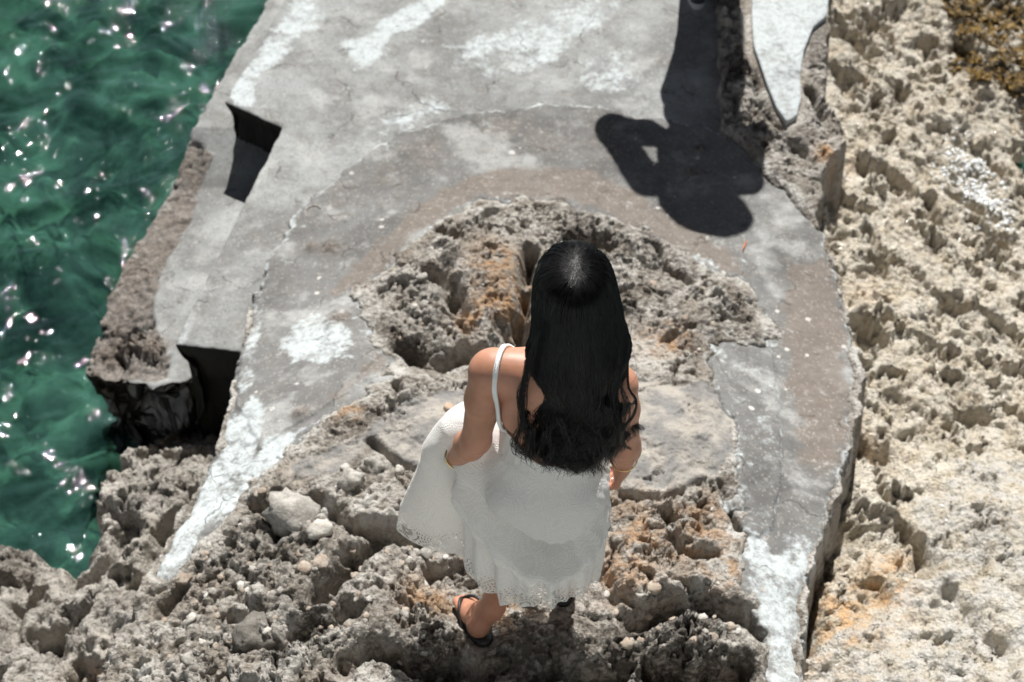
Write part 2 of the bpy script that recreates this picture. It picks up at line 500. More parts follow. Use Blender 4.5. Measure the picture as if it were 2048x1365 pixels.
def grid_mesh(name, X, Y, Z, keep, mat, attrs=None, parent=None):
    ny, nx = X.shape
    idx = np.arange(nx * ny).reshape(ny, nx)
    q = np.stack([idx[:-1, :-1], idx[:-1, 1:], idx[1:, 1:], idx[1:, :-1]], -1).reshape(-1, 4)
    k = keep.ravel()
    q = q[k[q].all(1)]
    used = np.zeros(nx * ny, bool); used[q.ravel()] = True
    re = np.cumsum(used) - 1
    V = np.stack([X.ravel(), Y.ravel(), Z.ravel()], -1)[used]
    at = {a: v.ravel()[used] for a, v in (attrs or {}).items()}
    return mesh_np(name, V, re[q], mat, parent=parent, attrs=at)

def blob(lst, X, Y, conv):
    """sum of soft blobs (px, py, radius m) -> 0..1 mask"""
    m = np.zeros(X.shape, np.float32)
    for a, b, r in lst:
        p = conv([(a, b)])[0]
        m = np.maximum(m, np.exp(-((X - p[0]) ** 2 + (Y - p[1]) ** 2) / (r * r)))
    return m

def ridged(x, y, scale, octs, seed=0, gain=0.5):
    r = 0; a = 1.0; f = 1.0 / scale
    for i in range(octs):
        n = 1 - np.abs(perlin(x * f, y * f, seed + i * 3)) * 1.6
        r = r + a * (n * np.abs(n) - 0.35)
        a *= gain; f *= 2.07
    return r

def crag(X, Y, seed=0, tone=False):
    """broken, pitted limestone relief, about -0.1 .. 0.06"""
    wx = X + 0.07 * fbm(X, Y, 0.22, 4, seed + 40, .6); wy = Y + 0.07 * fbm(X, Y, 0.22, 4, seed + 50, .6)
    z = 0.045 * fbm(wx, wy, 0.45, 2, seed)
    f1, f2, idb = worley(wx, wy, 0.19, seed + 5)
    z += 0.050 * (idb - 0.5) + 0.022 * smooth(0.0, 0.22, f2 - f1) - 0.018
    f1, f2, idc = worley(wx + 3, wy, 0.075, seed + 6)
    z += 0.022 * (idc - 0.5) + 0.010 * smooth(0.0, 0.2, f2 - f1)
    z += 0.018 * ridged(wx, wy, 0.11, 3, seed + 9, 0.55)
    big = smooth(-0.1, 0.35, fbm(X, Y, 0.5, 2, seed + 70))
    px_ = wx + 0.016 * fbm(X, Y, 0.035, 3, seed + 80, .6); py_ = wy + 0.016 * fbm(X, Y, 0.035, 3, seed + 85, .6)
    f1, f2, idv = worley(px_, py_, 0.060, seed + 1)
    z -= 0.055 * smooth(0.42, 0.26, f1) * (idv > 0.62) * (0.35 + 0.65 * big)
    f1, f2, idv = worley(px_, py_, 0.026, seed + 2)
    z -= 0.020 * smooth(0.45, 0.25, f1) * (idv > 0.5) * (0.4 + 0.6 * big)
    z += 0.0055 * ridged(X, Y, 0.020, 2, seed + 20) + 0.006 * fbm(X, Y, 0.03, 2, seed + 23)
    if tone: return z + 0.012, 0.5 * idb + 0.5 * idc
    return z + 0.012

def terraces(X, Y, lines, conv):
    """camera-facing breaks: the rock stands proud beyond the line and drops on the near side"""
    z = np.zeros(X.shape, np.float32)
    for pts, depth, width in lines:
        p = conv(pts)
        d = line_dist(p, X, Y, 0.3)
        z -= depth * np.exp(-(d / width) ** 2)
    return z

# ---- upper rock outcrop
S = 0.0050
XG, YG = grid(up_poly, S, 0.12)
ext_cut = (YG > 1.0) & (YG < 5.9)
r0 = np.where(ext_cut.any(1))[0]
XG, YG = XG[r0[0]:r0[-1] + 1], YG[r0[0]:r0[-1] + 1]
KEEP = (poly_sdf(up_poly, XG, YG, 0.3) > -0.17) & (poly_sdf(path_poly, XG, YG, 0.12) < 0.085) & ~((YG > 4.5) & (XG < 0.55))
X, Y = XG[KEEP], YG[KEEP]
d_up = poly_sdf(up_poly, X, Y, 0.3) + 0.02 * fbm(X, Y, 0.12, 3, 3)
B_UP = base_up(X, Y).astype(np.float32)
d_path = poly_sdf(path_poly, X, Y, 0.35)
d_pathn = d_path + edge_noise(X, Y)
slab_poly = UP([(640, 905), (740, 850), (800, 815), (880, 790), (1000, 772), (1150, 768), (1290, 765), (1450, 778), (1472, 900), (1440, 965), (1330, 990),
                (1250, 985), (1150, 965), (900, 965), (800, 935), (740, 905), (690, 930), (600, 960), (560, 955), (600, 920)])
d_slab = poly_sdf(slab_poly, X, Y, 0.3) + 0.03 * fbm(X, Y, 0.15, 3, 14)
slab = smooth(-0.02, 0.03, d_slab) * (.72 + .28 * smooth(-.2, .3, fbm(X, Y, .2, 3, 15)))
feet = np.zeros(X.shape, np.float32)
for h, t in ((HEEL_L, TOE_L), (HEEL_R, TOE_R)):
    feet = np.maximum(feet, np.exp(-(line_dist([h, t], X, Y, 0.3) / 0.065) ** 2))
amp = 1.0 - 0.86 * slab
amp *= 1 - 0.8 * smooth(-0.13, -0.01, d_pathn)
rub = blob([(600, 1050, .22), (450, 1200, .25), (350, 1300, .2), (700, 1000, .12)], X, Y, UP)
amp *= 1 - 0.9 * feet
patch_m = poly_sdf(UP([(1490, -80), (1495, 110), (1545, 230), (1572, 258), (1600, 245), (1612, 120), (1670, 50), (1680, -80)]), X, Y, .2)
amp *= (1 - 0.9 * smooth(-.04, .0, patch_m)) 
cr, tone = crag(X, Y, 0, True)
f1, f2, idr = worley(X + 0.012 * fbm(X, Y, .05, 2, 60), Y + 0.012 * fbm(X, Y, .05, 2, 61), 0.055, 6)
rubz = 0.035 * np.sqrt(np.clip(1 - (f1 / 0.62) ** 2, 0, 1)) * (0.35 + idr) - 0.01
f1, f2, idr = worley(X, Y, 0.027, 7)
rubz += 0.016 * np.sqrt(np.clip(1 - (f1 / 0.62) ** 2, 0, 1)) * (0.35 + idr)
vary = 0.40 + 0.62 * smooth(-.45, .5, fbm(X, Y, .38, 3, 65))
relief = vary * cr * (1 - 0.4 * rub) + rubz * (0.25 + 0.75 * rub)
cuts = terraces(X, Y, [
    ([(640, 1190), (700, 1120), (760, 1075), (830, 1080)], .13, .03), ([(560, 1010), (640, 1000), (700, 1060), (790, 1060)], .07, .022),
    ([(500, 1010), (560, 1030), (560, 1075)], .08, .022), ([(1330, 1020), (1355, 1090), (1380, 1110), (1430, 1110)], .07, .015),
    ([(1440, 975), (1475, 1060)], .05, .012), ([(1240, 985), (1320, 1000), (1400, 965)], .035, .012),
    ([(1270, 1240), (1400, 1200), (1480, 1230), (1520, 1260)], .10, .035), ([(1200, 1350), (1330, 1340), (1480, 1340)], .12, .04),
    ([(690, 1330), (760, 1290), (860, 1340)], .11, .035), ([(900, 1330), (1000, 1350), (1150, 1340)], .06, .04), ([(810, 700), (850, 735), (930, 715), (1000, 730)], .13, .04),
    ([(860, 545), (900, 570), (920, 620)], .12, .03), ([(1060, 500), (1040, 640), (1060, 700)], .10, .03), ([(1130, 480), (1220, 500)], .07, .022),
    ([(880, 470), (920, 480)], .06, .02), ([(1310, 500), (1330, 540), (1380, 570)], .06, .016), ([(1330, 685), (1380, 660)], .05, .018), ([(1440, 640), (1480, 650)], .05, .03),
    ([(1020, 660), (1040, 710), (1010, 740)], .10, .035), ([(700, 1215), (640, 1270), (600, 1275)], .08, .03), ([(960, 1120), (860, 1150), (820, 1210)], .05, .02), ([(430, 1250), (520, 1230)], .05, .02), ([(320, 1230), (400, 1150)], .05, .02), ([(1180, 1130), (1230, 1200), (1330, 1215)], .06, .02),
    ([(790, 770), (800, 800)], .08, .016), ([(740, 880), (800, 930), (830, 935)], .05, .014), ([(1500, 140), (1530, 230), (1560, 260)], .05, .02), ([(1590, 300), (1630, 320)], .06, .03),
    ([(1620, 180), (1640, 240)], .07, .02), ([(470, 1285), (540, 1300)], .05, .03), ([(230, 1265), (330, 1180)], .03, .015)], UP)
Zr = B_UP + relief * amp + 1.35 * cuts * (1 - .9 * feet) * (.55 + .9 * smooth(-.5, .5, fbm(X, Y, .1, 3, 66))) + 0.030 * np.exp(-((d_pathn + 0.05) / 0.06) ** 2) - 0.05 * smooth(-0.005, 0.045, d_pathn) - 0.012 * feet
plat_zone = smooth(4.25, 4.4, Y) * smooth(0.0, 0.06, 0.78 - X)
Zr = Zr - 0.1 * plat_zone
Zr = np.where(d_up < 0, Zr + d_up * 9.0, Zr)
crust = np.exp(-(np.abs(d_pathn + 0.015) / 0.022) ** 2)
at_white = np.maximum(0.62 * crust, 0.55 * blob([(980, 430, .10), (1130, 430, .08), (1360, 540, .08), (1290, 770, .05), (1370, 775, .05), (1440, 780, .05), (800, 860, .08), (640, 840, .06), (650, 1010, .1), (700, 960, .08), (720, 1010, .07), (560, 930, .1), (300, 1330, .12)], X, Y, UP))
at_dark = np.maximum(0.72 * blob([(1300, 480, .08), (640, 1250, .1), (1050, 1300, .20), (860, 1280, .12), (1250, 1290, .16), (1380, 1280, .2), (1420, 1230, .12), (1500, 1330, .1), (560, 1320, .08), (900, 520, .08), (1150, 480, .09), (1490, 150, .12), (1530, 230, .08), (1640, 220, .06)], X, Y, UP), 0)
at_or = np.maximum(blob([(990, 520, .10), (1010, 600, .12), (950, 640, .08), (1040, 560, .06), (1330, 690, .09), (700, 830, .05), (1650, 310, .05)], X, Y, UP),
                   0.8 * blob([(1280, 1080, .16), (1400, 1060, .12), (1250, 1150, .12), (1450, 1150, .08), (1000, 1250, .1), (860, 1200, .08)], X, Y, UP))
def fullg(v, fill=0.0):
    o = np.full(XG.shape, fill, np.float32); o[KEEP] = v; return o
ZG = fullg(Zr, -2.0)
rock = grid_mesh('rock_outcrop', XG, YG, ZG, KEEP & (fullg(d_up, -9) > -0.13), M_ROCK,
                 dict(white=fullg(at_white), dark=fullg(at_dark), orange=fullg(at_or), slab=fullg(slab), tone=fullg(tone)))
tag(rock, kind='structure', label='pitted grey brown limestone outcrop the woman walks on')
ROCKF = (XG[0].copy(), YG[:, 0].copy(), ZG)

def rock_z(x, y):
    xs, ys, Z = ROCKF
    i = int(np.clip((x - xs[0]) / S, 0, len(xs) - 1)); j = int(np.clip((y - ys[0]) / S, 0, len(ys) - 1))
    return float(Z[j, i])

# ---- curved concrete path laid over the outcrop
X, Y = grid(path_poly, S, 0.05)
m = (Y > 0.9)
r0 = np.where(m.any(1))[0]
X, Y = X[r0[0]:], Y[r0[0]:]
d0 = poly_sdf(path_poly, X, Y, 0.3)
inner_edge = d0 + edge_noise(X, Y) + 0.006 * fbm(X, Y, 0.03, 2, 18)
Zp = base_up(X, Y) + 0.010 + 0.007 * fbm(X, Y, 0.3, 3, 21) + 0.0025 * fbm(X, Y, 0.06, 3, 22)
lane_poly = UP([(1420, 730), (1450, 690), (1540, 685), (1552, 760), (1562, 880), (1560, 960), (1545, 1060), (1520, 1080), (1480, 1070), (1465, 1010), (1475, 950), (1455, 870)])
d_lane = poly_sdf(lane_poly, X, Y, 0.2) + 0.006 * fbm(X, Y, 0.06, 2, 31)
Zp = Zp + 0.012 * smooth(-0.004, 0.006, d_lane)
patch_poly = UP([(510, 600), (600, 585), (660, 595), (720, 640), (775, 700), (700, 790), (600, 850), (520, 900), (470, 800), (490, 690)])
d_patch = poly_sdf(patch_poly, X, Y, 0.2) + 0.012 * fbm(X, Y, 0.08, 3, 33)
Zp = Zp + 0.008 * smooth(-0.004, 0.006, d_patch)
brk = blob([(1380, 345, .02), (1400, 300, .02), (660, 500, .045), (625, 500, .03), (680, 640, .04), (600, 830, .03)], X, Y, UP)
Zp = Zp + 0.5 * brk * np.clip(crag(X, Y, 4), -.03, .02)
Zp = np.where(inner_edge < 0.02, Zp + (inner_edge - 0.02) * 0.5, Zp)
Zp = np.where(inner_edge < -0.004, Zp + (inner_edge + 0.004) * 8, Zp)
def pm(pts, soft=0.03, namp=0.02, seed=1):
    return smooth(-soft, soft, poly_sdf(UP(pts), X, Y, 0.2) + namp * fbm(X, Y, 0.1, 4, seed))
wh = 0.75 * pm([(585, 650), (640, 635), (700, 670), (705, 720), (650, 735), (590, 730), (560, 700)], .03, .02, 71)
wh = np.maximum(wh, 0.75 * pm([(450, 850), (505, 800), (535, 820), (520, 900), (470, 1000), (400, 1080), (340, 1165), (300, 1160), (360, 1050), (430, 920)], .025, .015, 72))
wh = np.maximum(wh, 0.8 * pm([(530, 880), (610, 860), (560, 930), (470, 1020), (420, 1060), (480, 960)], .02, .015, 73))
wh = np.maximum(wh, 0.55 * pm([(490, 680), (510, 600), (530, 600), (510, 780), (470, 800)], .015, .02, 74))
wh = np.maximum(wh, 0.68 * pm([(1480, 1060), (1530, 1075), (1545, 1110), (1570, 1070), (1620, 1080), (1605, 1165), (1600, 1480), (1540, 1480), (1535, 1270), (1500, 1180)], .02, .02, 75))
wh = np.maximum(wh, 0.28 * smooth(-0.01, 0.03, d_lane))
wh = np.maximum(wh, 0.5 * np.exp(-((inner_edge - 0.008) / 0.012) ** 2))
wh = np.maximum(wh, 0.5 * np.exp(-(d_lane / 0.006) ** 2))
brn = 0.85 * pm([(1565, 520), (1650, 530), (1690, 620), (1706, 700), (1706, 850), (1665, 960), (1600, 930), (1572, 780), (1562, 650)], .07, .05, 80)
brn = np.maximum(brn, 0.8 * pm([(640, 590), (720, 520), (800, 440), (880, 380), (1000, 335), (1200, 340), (1330, 420), (1450, 500), (1500, 560), (1430, 545), (1300, 480), (1150, 410), (950, 400), (870, 445), (750, 560), (690, 600)], .05, .03, 76))
brn = np.maximum(brn, 0.45 * pm([(640, 400), (800, 290), (1000, 230), (1200, 230), (1300, 260), (1250, 330), (1000, 310), (800, 380), (650, 480)], .08, .05, 77))
brn = np.maximum(brn, 0.6 * pm([(690, 800), (790, 740), (760, 700), (700, 760), (620, 820)], .03, .02, 79))
spots = np.clip(0.25 + 0.8 * smooth(-0.1, 0.25, fbm(X, Y, 0.45, 2, 78)), 0, 1)
path = grid_mesh('concrete_path', X, Y, Zp, inner_edge > -0.013, M_PATH, dict(white=wh, brown=brn, rough=brk * .8, spots=spots))
tag(path, kind='structure', label='curved grey concrete path sweeping round the rock mound')

# ---- right shore rock
right_poly = RT([(1560, 1600), (1560, 1200), (1600, 1050), (1650, 850), (1650, 700), (1600, 450), (1560, 300), (1600, -100), (1600, -450),
                 (2350, -450), (2500, 300), (2600, 900), (2700, 1700), (1560, 1700)])
SR = 0.0075
X, Y = grid(right_poly, SR, 0.05)
d_r = poly_sdf(right_poly, X, Y, 0.3)
wx = X + 0.06 * fbm(X, Y, 0.2, 3, 81); wy = Y + 0.06 * fbm(X, Y, 0.2, 3, 82)
ll = smooth(-0.05, 0.05, poly_sdf(RT([(1605, 1290), (1700, 1265), (1800, 1180), (1840, 1130), (1830, 1000), (1900, 920), (2300, 900), (2500, 1700), (1500, 1700)]), X, Y, 0.3) + 0.05 * fbm(X, Y, .2, 3, 90))
wx = wx + 0.03 * fbm(X, Y, 0.07, 3, 95); wy = wy + 0.03 * fbm(X, Y, 0.07, 3, 96)
wx = wx + 0.018 * fbm(X, Y, 0.03, 2, 195); wy = wy + 0.018 * fbm(X, Y, 0.03, 2, 196)
cor = 0.075 * fbm(wx, wy, 0.7, 2, 83) + 0.050 * billow(wx, wy, 0.30, 3, 84, .6)
f1, f2, idv = worley(wx, wy, 0.21, 12)
cor += 0.05 * (idv - .5) - 0.14 * smooth(0.46, 0.22, f1) * (idv > 0.74)
f1, f2, idv = worley(wx, wy, 0.12, 13)
cor += 0.03 * (idv - .5) - 0.085 * smooth(0.46, 0.2, f1) * (idv > 0.68)
f1, f2, idv = worley(wx, wy, 0.045, 14)
cor += (0.016 * np.sqrt(np.clip(1 - (f1 / 0.8) ** 2, 0, 1)) - .006) * (0.4 + idv) - 0.03 * smooth(0.4, 0.2, f1) * (idv > 0.86)
cor += 0.007 * fbm(X, Y, 0.03, 3, 97)
cor += 0.03
low = 0.5 * crag(X, Y, 5) + 0.035 * billow(wx, wy, 0.3, 2, 93)
gz = terraces(X, Y, [([(1810, 1060), (1845, 1100), (1845, 1140)], .16, .03), ([(1640, 1130), (1700, 1060)], .08, .04), ([(1900, 1180), (1960, 1260), (2010, 1290)], .08, .03),
                     ([(1720, 880), (1760, 900)], .18, .06), ([(1610, 1200), (1615, 1300)], .12, .03), ([(1690, 70), (1720, 90)], .2, .09)], RT)
Zq = base_right(X, Y) + 0.78 * cor * (1 - ll) + low * ll + gz
orr = np.maximum(blob([(1690, 1240, .14), (1760, 1190, .12), (1660, 1300, .12), (1780, 1150, .1)], X, Y, RT), .35 * blob([(1730, 880, .1), (1740, 600, .1), (1690, 330, .08)], X, Y, RT))
shore = grid_mesh('shore_rock', X, Y, Zq, d_r > -0.05, M_RIGHT,
                  dict(white=0.58 * ll + 0.25 * blob([(1950, 750, .3)], X, Y, RT), dark=0.55 * blob([(1920, 1130, .06), (1970, 1150, .05), (2030, 1170, .08), (1960, 1060, .08), (2010, 1060, .1), (1760, 1300, .06), (1780, 1350, .06), (1850, 1240, .05)], X, Y, RT), orange=orr, slab=np.zeros_like(X), tone=0.5 + 0.5 * fbm(X, Y, .1, 2, 98)))
tag(shore, kind='structure', label='wet yellowish knobbly coral rock right of the curved path')
SHOREF = (X[0].copy(), Y[:, 0].copy(), Zq.copy(), SR)
def shore_z(x, y):
    xs, ys, Z, s = SHOREF
    return float(Z[int(np.clip((y - ys[0]) / s, 0, len(ys) - 1)), int(np.clip((x - xs[0]) / s, 0, len(xs) - 1))])

# ---- left shore rock
left_poly = LF([(520, 830), (420, 840), (350, 862), (310, 880), (262, 902), (235, 925), (215, 955), (205, 1000), (198, 1050), (178, 1095), (135, 1140), (105, 1138), (88, 1118),
                (48, 1085), (5, 1092), (-60, 1150), (-250, 1250), (-400, 1700), (450, 1750), (520, 1000)])
SL = 0.0065
X, Y = grid(left_poly, SL, 0.16)
d_l = poly_sdf(left_poly, X, Y, 0.3) + 0.03 * fbm(X, Y, 0.1, 4, 101)
cr, tl_ = crag(X, Y, 3, True)
wx = X + 0.05 * fbm(X, Y, 0.16, 3, 103); wy = Y + 0.05 * fbm(X, Y, 0.16, 3, 104)
f1, f2, idv = worley(wx, wy, 0.17, 17)
Zl = base_left(X, Y) + 0.7 * cr - 0.11 * smooth(0.5, 0.2, f1) * (idv > 0.45) + .03 * billow(wx, wy, .25, 2, 105)
gz = terraces(X, Y, [([(160, 1170), (220, 1120), (235, 1095)], .15, .035), ([(40, 1150), (20, 1290)], .12, .04), ([(110, 1260), (110, 1310)], .10, .03), ([(280, 1150), (350, 1060), (390, 1010)], .12, .05)], LF)
Zl = Zl + gz
Zl = np.where(d_l < 0.01, Zl + (d_l - 0.01) * 5, Zl)
zz = np.zeros_like(X)
left = grid_mesh('shore_rock', X, Y, Zl, d_l > -0.16, M_LEFT, dict(white=zz, dark=.85 * smooth(-1.22, -1.40, Zl), orange=.5 * blob([(150, 1110, .05), (340, 870, .08), (180, 1360, .1)], X, Y, LF), slab=zz, tone=tl_))
tag(left, kind='structure', label='jagged grey shore rock meeting the green water at the left')

# ------------------------------------------------------------------ concrete platform
def slab_patch(name, poly, zf, s, depth, mat, attr_fn, parent=None, wall_noise=0.0, ext_n=8, ragged=0.0):
    X, Y = grid(poly, s, s * (ext_n + 1))
    d = poly_sdf(poly, X, Y, s * (ext_n + 3)) + ragged * fbm(X, Y, 0.07, 4, 47)
    gy, gx = np.gradient(d, s)
    gl = np.hypot(gx, gy) + 1e-6
    out = d < 0
    k = np.clip((-d - s) / (s * (ext_n - 1.5)), 0, 1)
    at = attr_fn(X, Y, d)
    at['face_shade'] = (d < 2.5 * s) * .97 if depth > .5 else 0 * k  # weight of the painted shade on tall side walls
    X2 = np.where(out, X - d * gx / gl, X); Y2 = np.where(out, Y - d * gy / gl, Y)
    Z = zf(X2, Y2) - 0.004 * np.exp(-np.clip(d, 0, 1) / 0.006)
    Z = np.where(out, Z - k * depth, Z)
    if wall_noise:
        off = out * smooth(0, .12, k) * wall_noise * (0.5 + 1.1 * fbm((X2 + Y2) * 1.0, Z, 0.28, 4, 44) + .5 * k)
        X2 = X2 + off * gx / gl; Y2 = Y2 + off * gy / gl
    return grid_mesh(name, X2, Y2, Z, d > -s * ext_n, mat, at, parent)

plat_poly = PZ([(450, 205), (565, 255), (350, 688), (480, 704), (620, 620), (1000, 420), (1440, 420), (1478, 270), (1452, 80), (1500, 62), (1504, 0)])
p_far = at_z(1510, -260, -0.6)
plat_poly += [p_far[:2], np.array((0.9, 7.6)), np.array((-0.5, 7.6)), at_z(700, -220, -0.6)[:2]]
def plat_z(x, y):
    return -0.6 + 0.006 * fbm(x, y, 0.7, 2, 121) + 0.002 * fbm(x, y, 0.08, 3, 122)
def plat_attr(X, Y, d):
    def pp(pts, soft=0.04, namp=0.03, seed=1):
        return smooth(-soft, soft, poly_sdf(PZ(pts), X, Y, 0.25) + namp * fbm(X, Y, 0.14, 4, seed))
    w = 0.95 * pp([(680, 85), (740, 60), (800, 30), (850, -20), (900, -60), (890, 0), (830, 60), (770, 90), (740, 140), (705, 150), (710, 110)], .03, .03, 131)
    w = np.maximum(w, 1.0 * pp([(455, 190), (470, 150), (515, 160), (505, 215), (470, 212)], .02, .01, 132))
    w = np.maximum(w, 0.75 * pp([(480, 150), (545, 50), (620, -30), (650, 40), (560, 110), (510, 170)], .06, .04, 133))
    w = np.maximum(w, 0.62 * pp([(920, 80), (1050, 40), (1150, 0), (1230, 10), (1200, 60), (1100, 130), (1000, 160), (920, 140)], .09, .06, 134))
    w = np.maximum(w, 0.55 * pp([(740, 240), (850, 200), (900, 215), (830, 250), (760, 280)], .06, .04, 135))
    w = np.maximum(w, 0.5 * pp([(1150, 120), (1270, 90), (1290, 200), (1180, 190)], .05, .04, 136))
    w = np.maximum(w, 0.6 * pp([(352, 640), (370, 625), (385, 670), (400, 690), (350, 690)], .02, .02, 137))
    b = 0.35 * smooth(-.2, .5, fbm(X, Y, .5, 3, 138))
    return dict(white=w, brown=b, rough=np.zeros_like(X), spots=np.full_like(X, 0.15))
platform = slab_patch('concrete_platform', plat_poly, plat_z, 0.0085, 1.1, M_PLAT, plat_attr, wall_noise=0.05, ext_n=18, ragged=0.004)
tag(platform, kind='structure', label='weathered grey concrete jetty platform with white stains')

ledge_zc = -0.80
notch_y = at_z(470, 270, -0.8)[1]
def ledge_z(x, y):
    t = np.clip(notch_y + 0.05 - y, 0, 0.28)
    return ledge_zc - 0.42 * t + 0.004 * fbm(x, y, 0.3, 3, 141)
ledge_poly = PZ([(620, 300), (585, 330), (385, 722), (352, 738), (300, 746), (160, 716), (190, 620), (205, 560), (250, 480), (300, 400), (385, 268), (420, 205), (545, -5), (660, -200), (760, -200)], -0.82)
brown_poly = PZ([(385, 268), (420, 300), (398, 345), (372, 420), (330, 480), (303, 560), (300, 610), (320, 660), (338, 735), (140, 740), (150, 600), (300, 380)], -0.82)
def ledge_attr(X, Y, d):
    db = poly_sdf(brown_poly, X, Y, .3) + .02 * fbm(X, Y, .1, 3, 142)
    r = smooth(-.004, .012, db)
    blk = blob([(260, 660, .10), (300, 680, .08), (220, 680, .08)], X, Y, lambda l: PZ(l, -.85))
    return dict(white=.6 * np.exp(-((d - .012) / .02) ** 2) * smooth(-.1, .4, fbm(X, Y, .1, 3, 143)) * r, brown=np.maximum(.5 * r, blk), rough=.7 * r, spots=.3 + 0 * X)
_lz = ledge_z
def ledge_z2(x, y):
    db = poly_sdf(brown_poly, x, y, .3) + .02 * fbm(x, y, .1, 3, 142)
    r = smooth(-.006, .008, db)
    blk = blob([(260, 665, .11), (310, 690, .08), (220, 690, .08)], x, y, lambda l: PZ(l, -.85))
    return _lz(x, y) - .018 * r + r * (.25 + 1.1 * blk) * crag(x, y, 8) - .05 * blk * r
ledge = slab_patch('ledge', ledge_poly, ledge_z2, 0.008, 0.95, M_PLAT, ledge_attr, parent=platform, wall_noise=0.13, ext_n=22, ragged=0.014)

# added pale wall below the camera, out of view: bounces sunlight onto the woman
bounce_poly = [np.array(p) for p in ((-1.7, .52), (1.9, .52), (1.9, -4.0), (-1.7, -4.0))]
def bounce_attr(X, Y, d): return dict(white=0.75 + .2 * fbm(X, Y, .5, 3, 161), brown=0 * X, rough=0 * X, spots=0 * X)
bounce = slab_patch('bounce_wall', bounce_poly, lambda x, y: 2.16 + .004 * fbm(x, y, .4, 3, 162), 0.05, 2.5, M_PLAT, bounce_attr, ext_n=8)
bounce.data.attributes['face_shade'].data.foreach_set('value', np.zeros(len(bounce.data.vertices), np.float32))
tag(bounce, kind='structure', label='added pale concrete wall out of view, bouncing sunlight onto the walking woman')

# pale plaster patches on the rock at the top right and at the path's edge
def plaster(name, px_poly, conv, zf, thick, s=0.006):
    def at(X, Y, d): return dict(white=np.full_like(X, .82) + .1 * fbm(X, Y, .2, 3, 150), brown=0 * X, rough=0 * X, spots=0 * X)
    return slab_patch(name, conv(px_poly), zf, s, thick, M_PLAT, at, parent=rock, ext_n=5)
plaster('plaster_patch', [(1505, -60), (1502, 40), (1506, 100), (1530, 170), (1552, 225), (1572, 252), (1592, 240), (1600, 205), (1598, 160), (1606, 110), (1625, 62), (1652, 40), (1662, -60)],
        UP, lambda x, y: base_up(x, y) + 0.030, 0.06)
plaster('plaster_chip', [(1704, 690), (1716, 725), (1727, 745), (1722, 775), (1716, 790), (1722, 800), (1706, 822), (1700, 760)], UP, lambda x, y: base_up(x, y) - 0.012, 0.05, 0.004)

# ------------------------------------------------------------------ sea
SEA_Z = -1.45
def stretched(lo, hi, s, far):
    core = np.arange(lo, hi, s)
    a = [lo]; st = s
    while a[-1] > -far:
        st *= 1.35; a.append(a[-1] - st)
    b = [core[-1]]; st = s
    while b[-1] < far:
        st *= 1.35; b.append(b[-1] + st)
    return np.concatenate([np.array(a[1:])[::-1], core, np.array(b[1:])])
xs = stretched(-3.6, -0.6, 0.013, 500); ys = stretched(1.6, 6.6, 0.013, 500)
X, Y = np.meshgrid(xs, ys)
fade = smooth(8, 4, np.abs(X + 2)) * smooth(9, 5, np.abs(Y - 4))
wx = X + .12 * fbm(X, Y, .5, 2, 201); wy = Y + .12 * fbm(X, Y, .5, 2, 202)
Zs = SEA_Z + fade * (.030 * fbm(wx, wy * 1.3, .75, 2, 203) + .016 * billow(wx, wy * 1.3, .34, 2, 204) + .0075 * fbm(wx, wy, .12, 2, 206) + .0022 * fbm(X, Y, .045, 1, 208))
m, nt, out = new_mat('sea_water'); N = NT(nt); P = N.pos()
wb = N.bump(N.noise(P, 40.0, 1, 0.5, 0.4), 0.5, 0.009)
fr = N.n('ShaderNodeFresnel'); fr.inputs[0].default_value = 1.34; N.link(wb, fr.inputs['Normal'])
tr = N.n('ShaderNodeBsdfTransparent'); tr.inputs[0].default_value = (0.42, 0.68, 0.60, 1)
df = N.n('ShaderNodeBsdfDiffuse')
turb = N.noise(P, 2.2, 4, 0.6, 0.8)
N.link(N.mix(N.ramp(turb, .35, .65), (0.006, 0.022, 0.020), (0.040, 0.108, 0.088)), df.inputs[0]); N.link(wb, df.inputs['Normal'])
gl = N.n('ShaderNodeBsdfGlossy'); gl.inputs['Roughness'].default_value = 0.03; N.link(wb, gl.inputs['Normal'])
gl.inputs[0].default_value = (.95, .985, 1, 1)
mx = N.n('ShaderNodeMixShader'); mx.inputs[0].default_value = 0.45; N.link(tr.outputs[0], mx.inputs[1]); N.link(df.outputs[0], mx.inputs[2])
mx2 = N.n('ShaderNodeMixShader'); N.link(fr.outputs[0], mx2.inputs[0]); N.link(mx.outputs[0], mx2.inputs[1]); N.link(gl.outputs[0], mx2.inputs[2])
nt.links.new(mx2.outputs[0], out.inputs[0])
sea = grid_mesh('sea', X, Y, Zs, np.ones(X.shape, bool), m)
tag(sea, kind='structure', label='clear green sea with sun sparkles left of the platform')

xs = stretched(-4.2, 3.0, 0.035, 500); ys = stretched(1.0, 7.5, 0.035, 500)
X, Y = np.meshgrid(xs, ys)
Zb = -2.35 + .20 * fbm(X, Y, .9, 4, 220) + .10 * billow(X, Y, .35, 2, 221)
m, nt, out = new_mat('seabed_sand'); N = NT(nt); P = N.pos()
c = N.mix(N.ramp(N.noise(P, 1.5, 5, .62, .7), .43, .58), (0.03, 0.055, 0.042), (0.40, 0.47, 0.39))
c = N.mix(N.ramp(N.noise(P, 7.0, 4, .6), .45, .7, 0, .6), c, (0.02, 0.05, 0.035))
nt.links.new(N.pbsdf(c, .9), out.inputs[0])
bed = grid_mesh('seabed', X, Y, Zb, np.ones(X.shape, bool), m)
tag(bed, kind='structure', label='pale sand and dark weed under the green water')
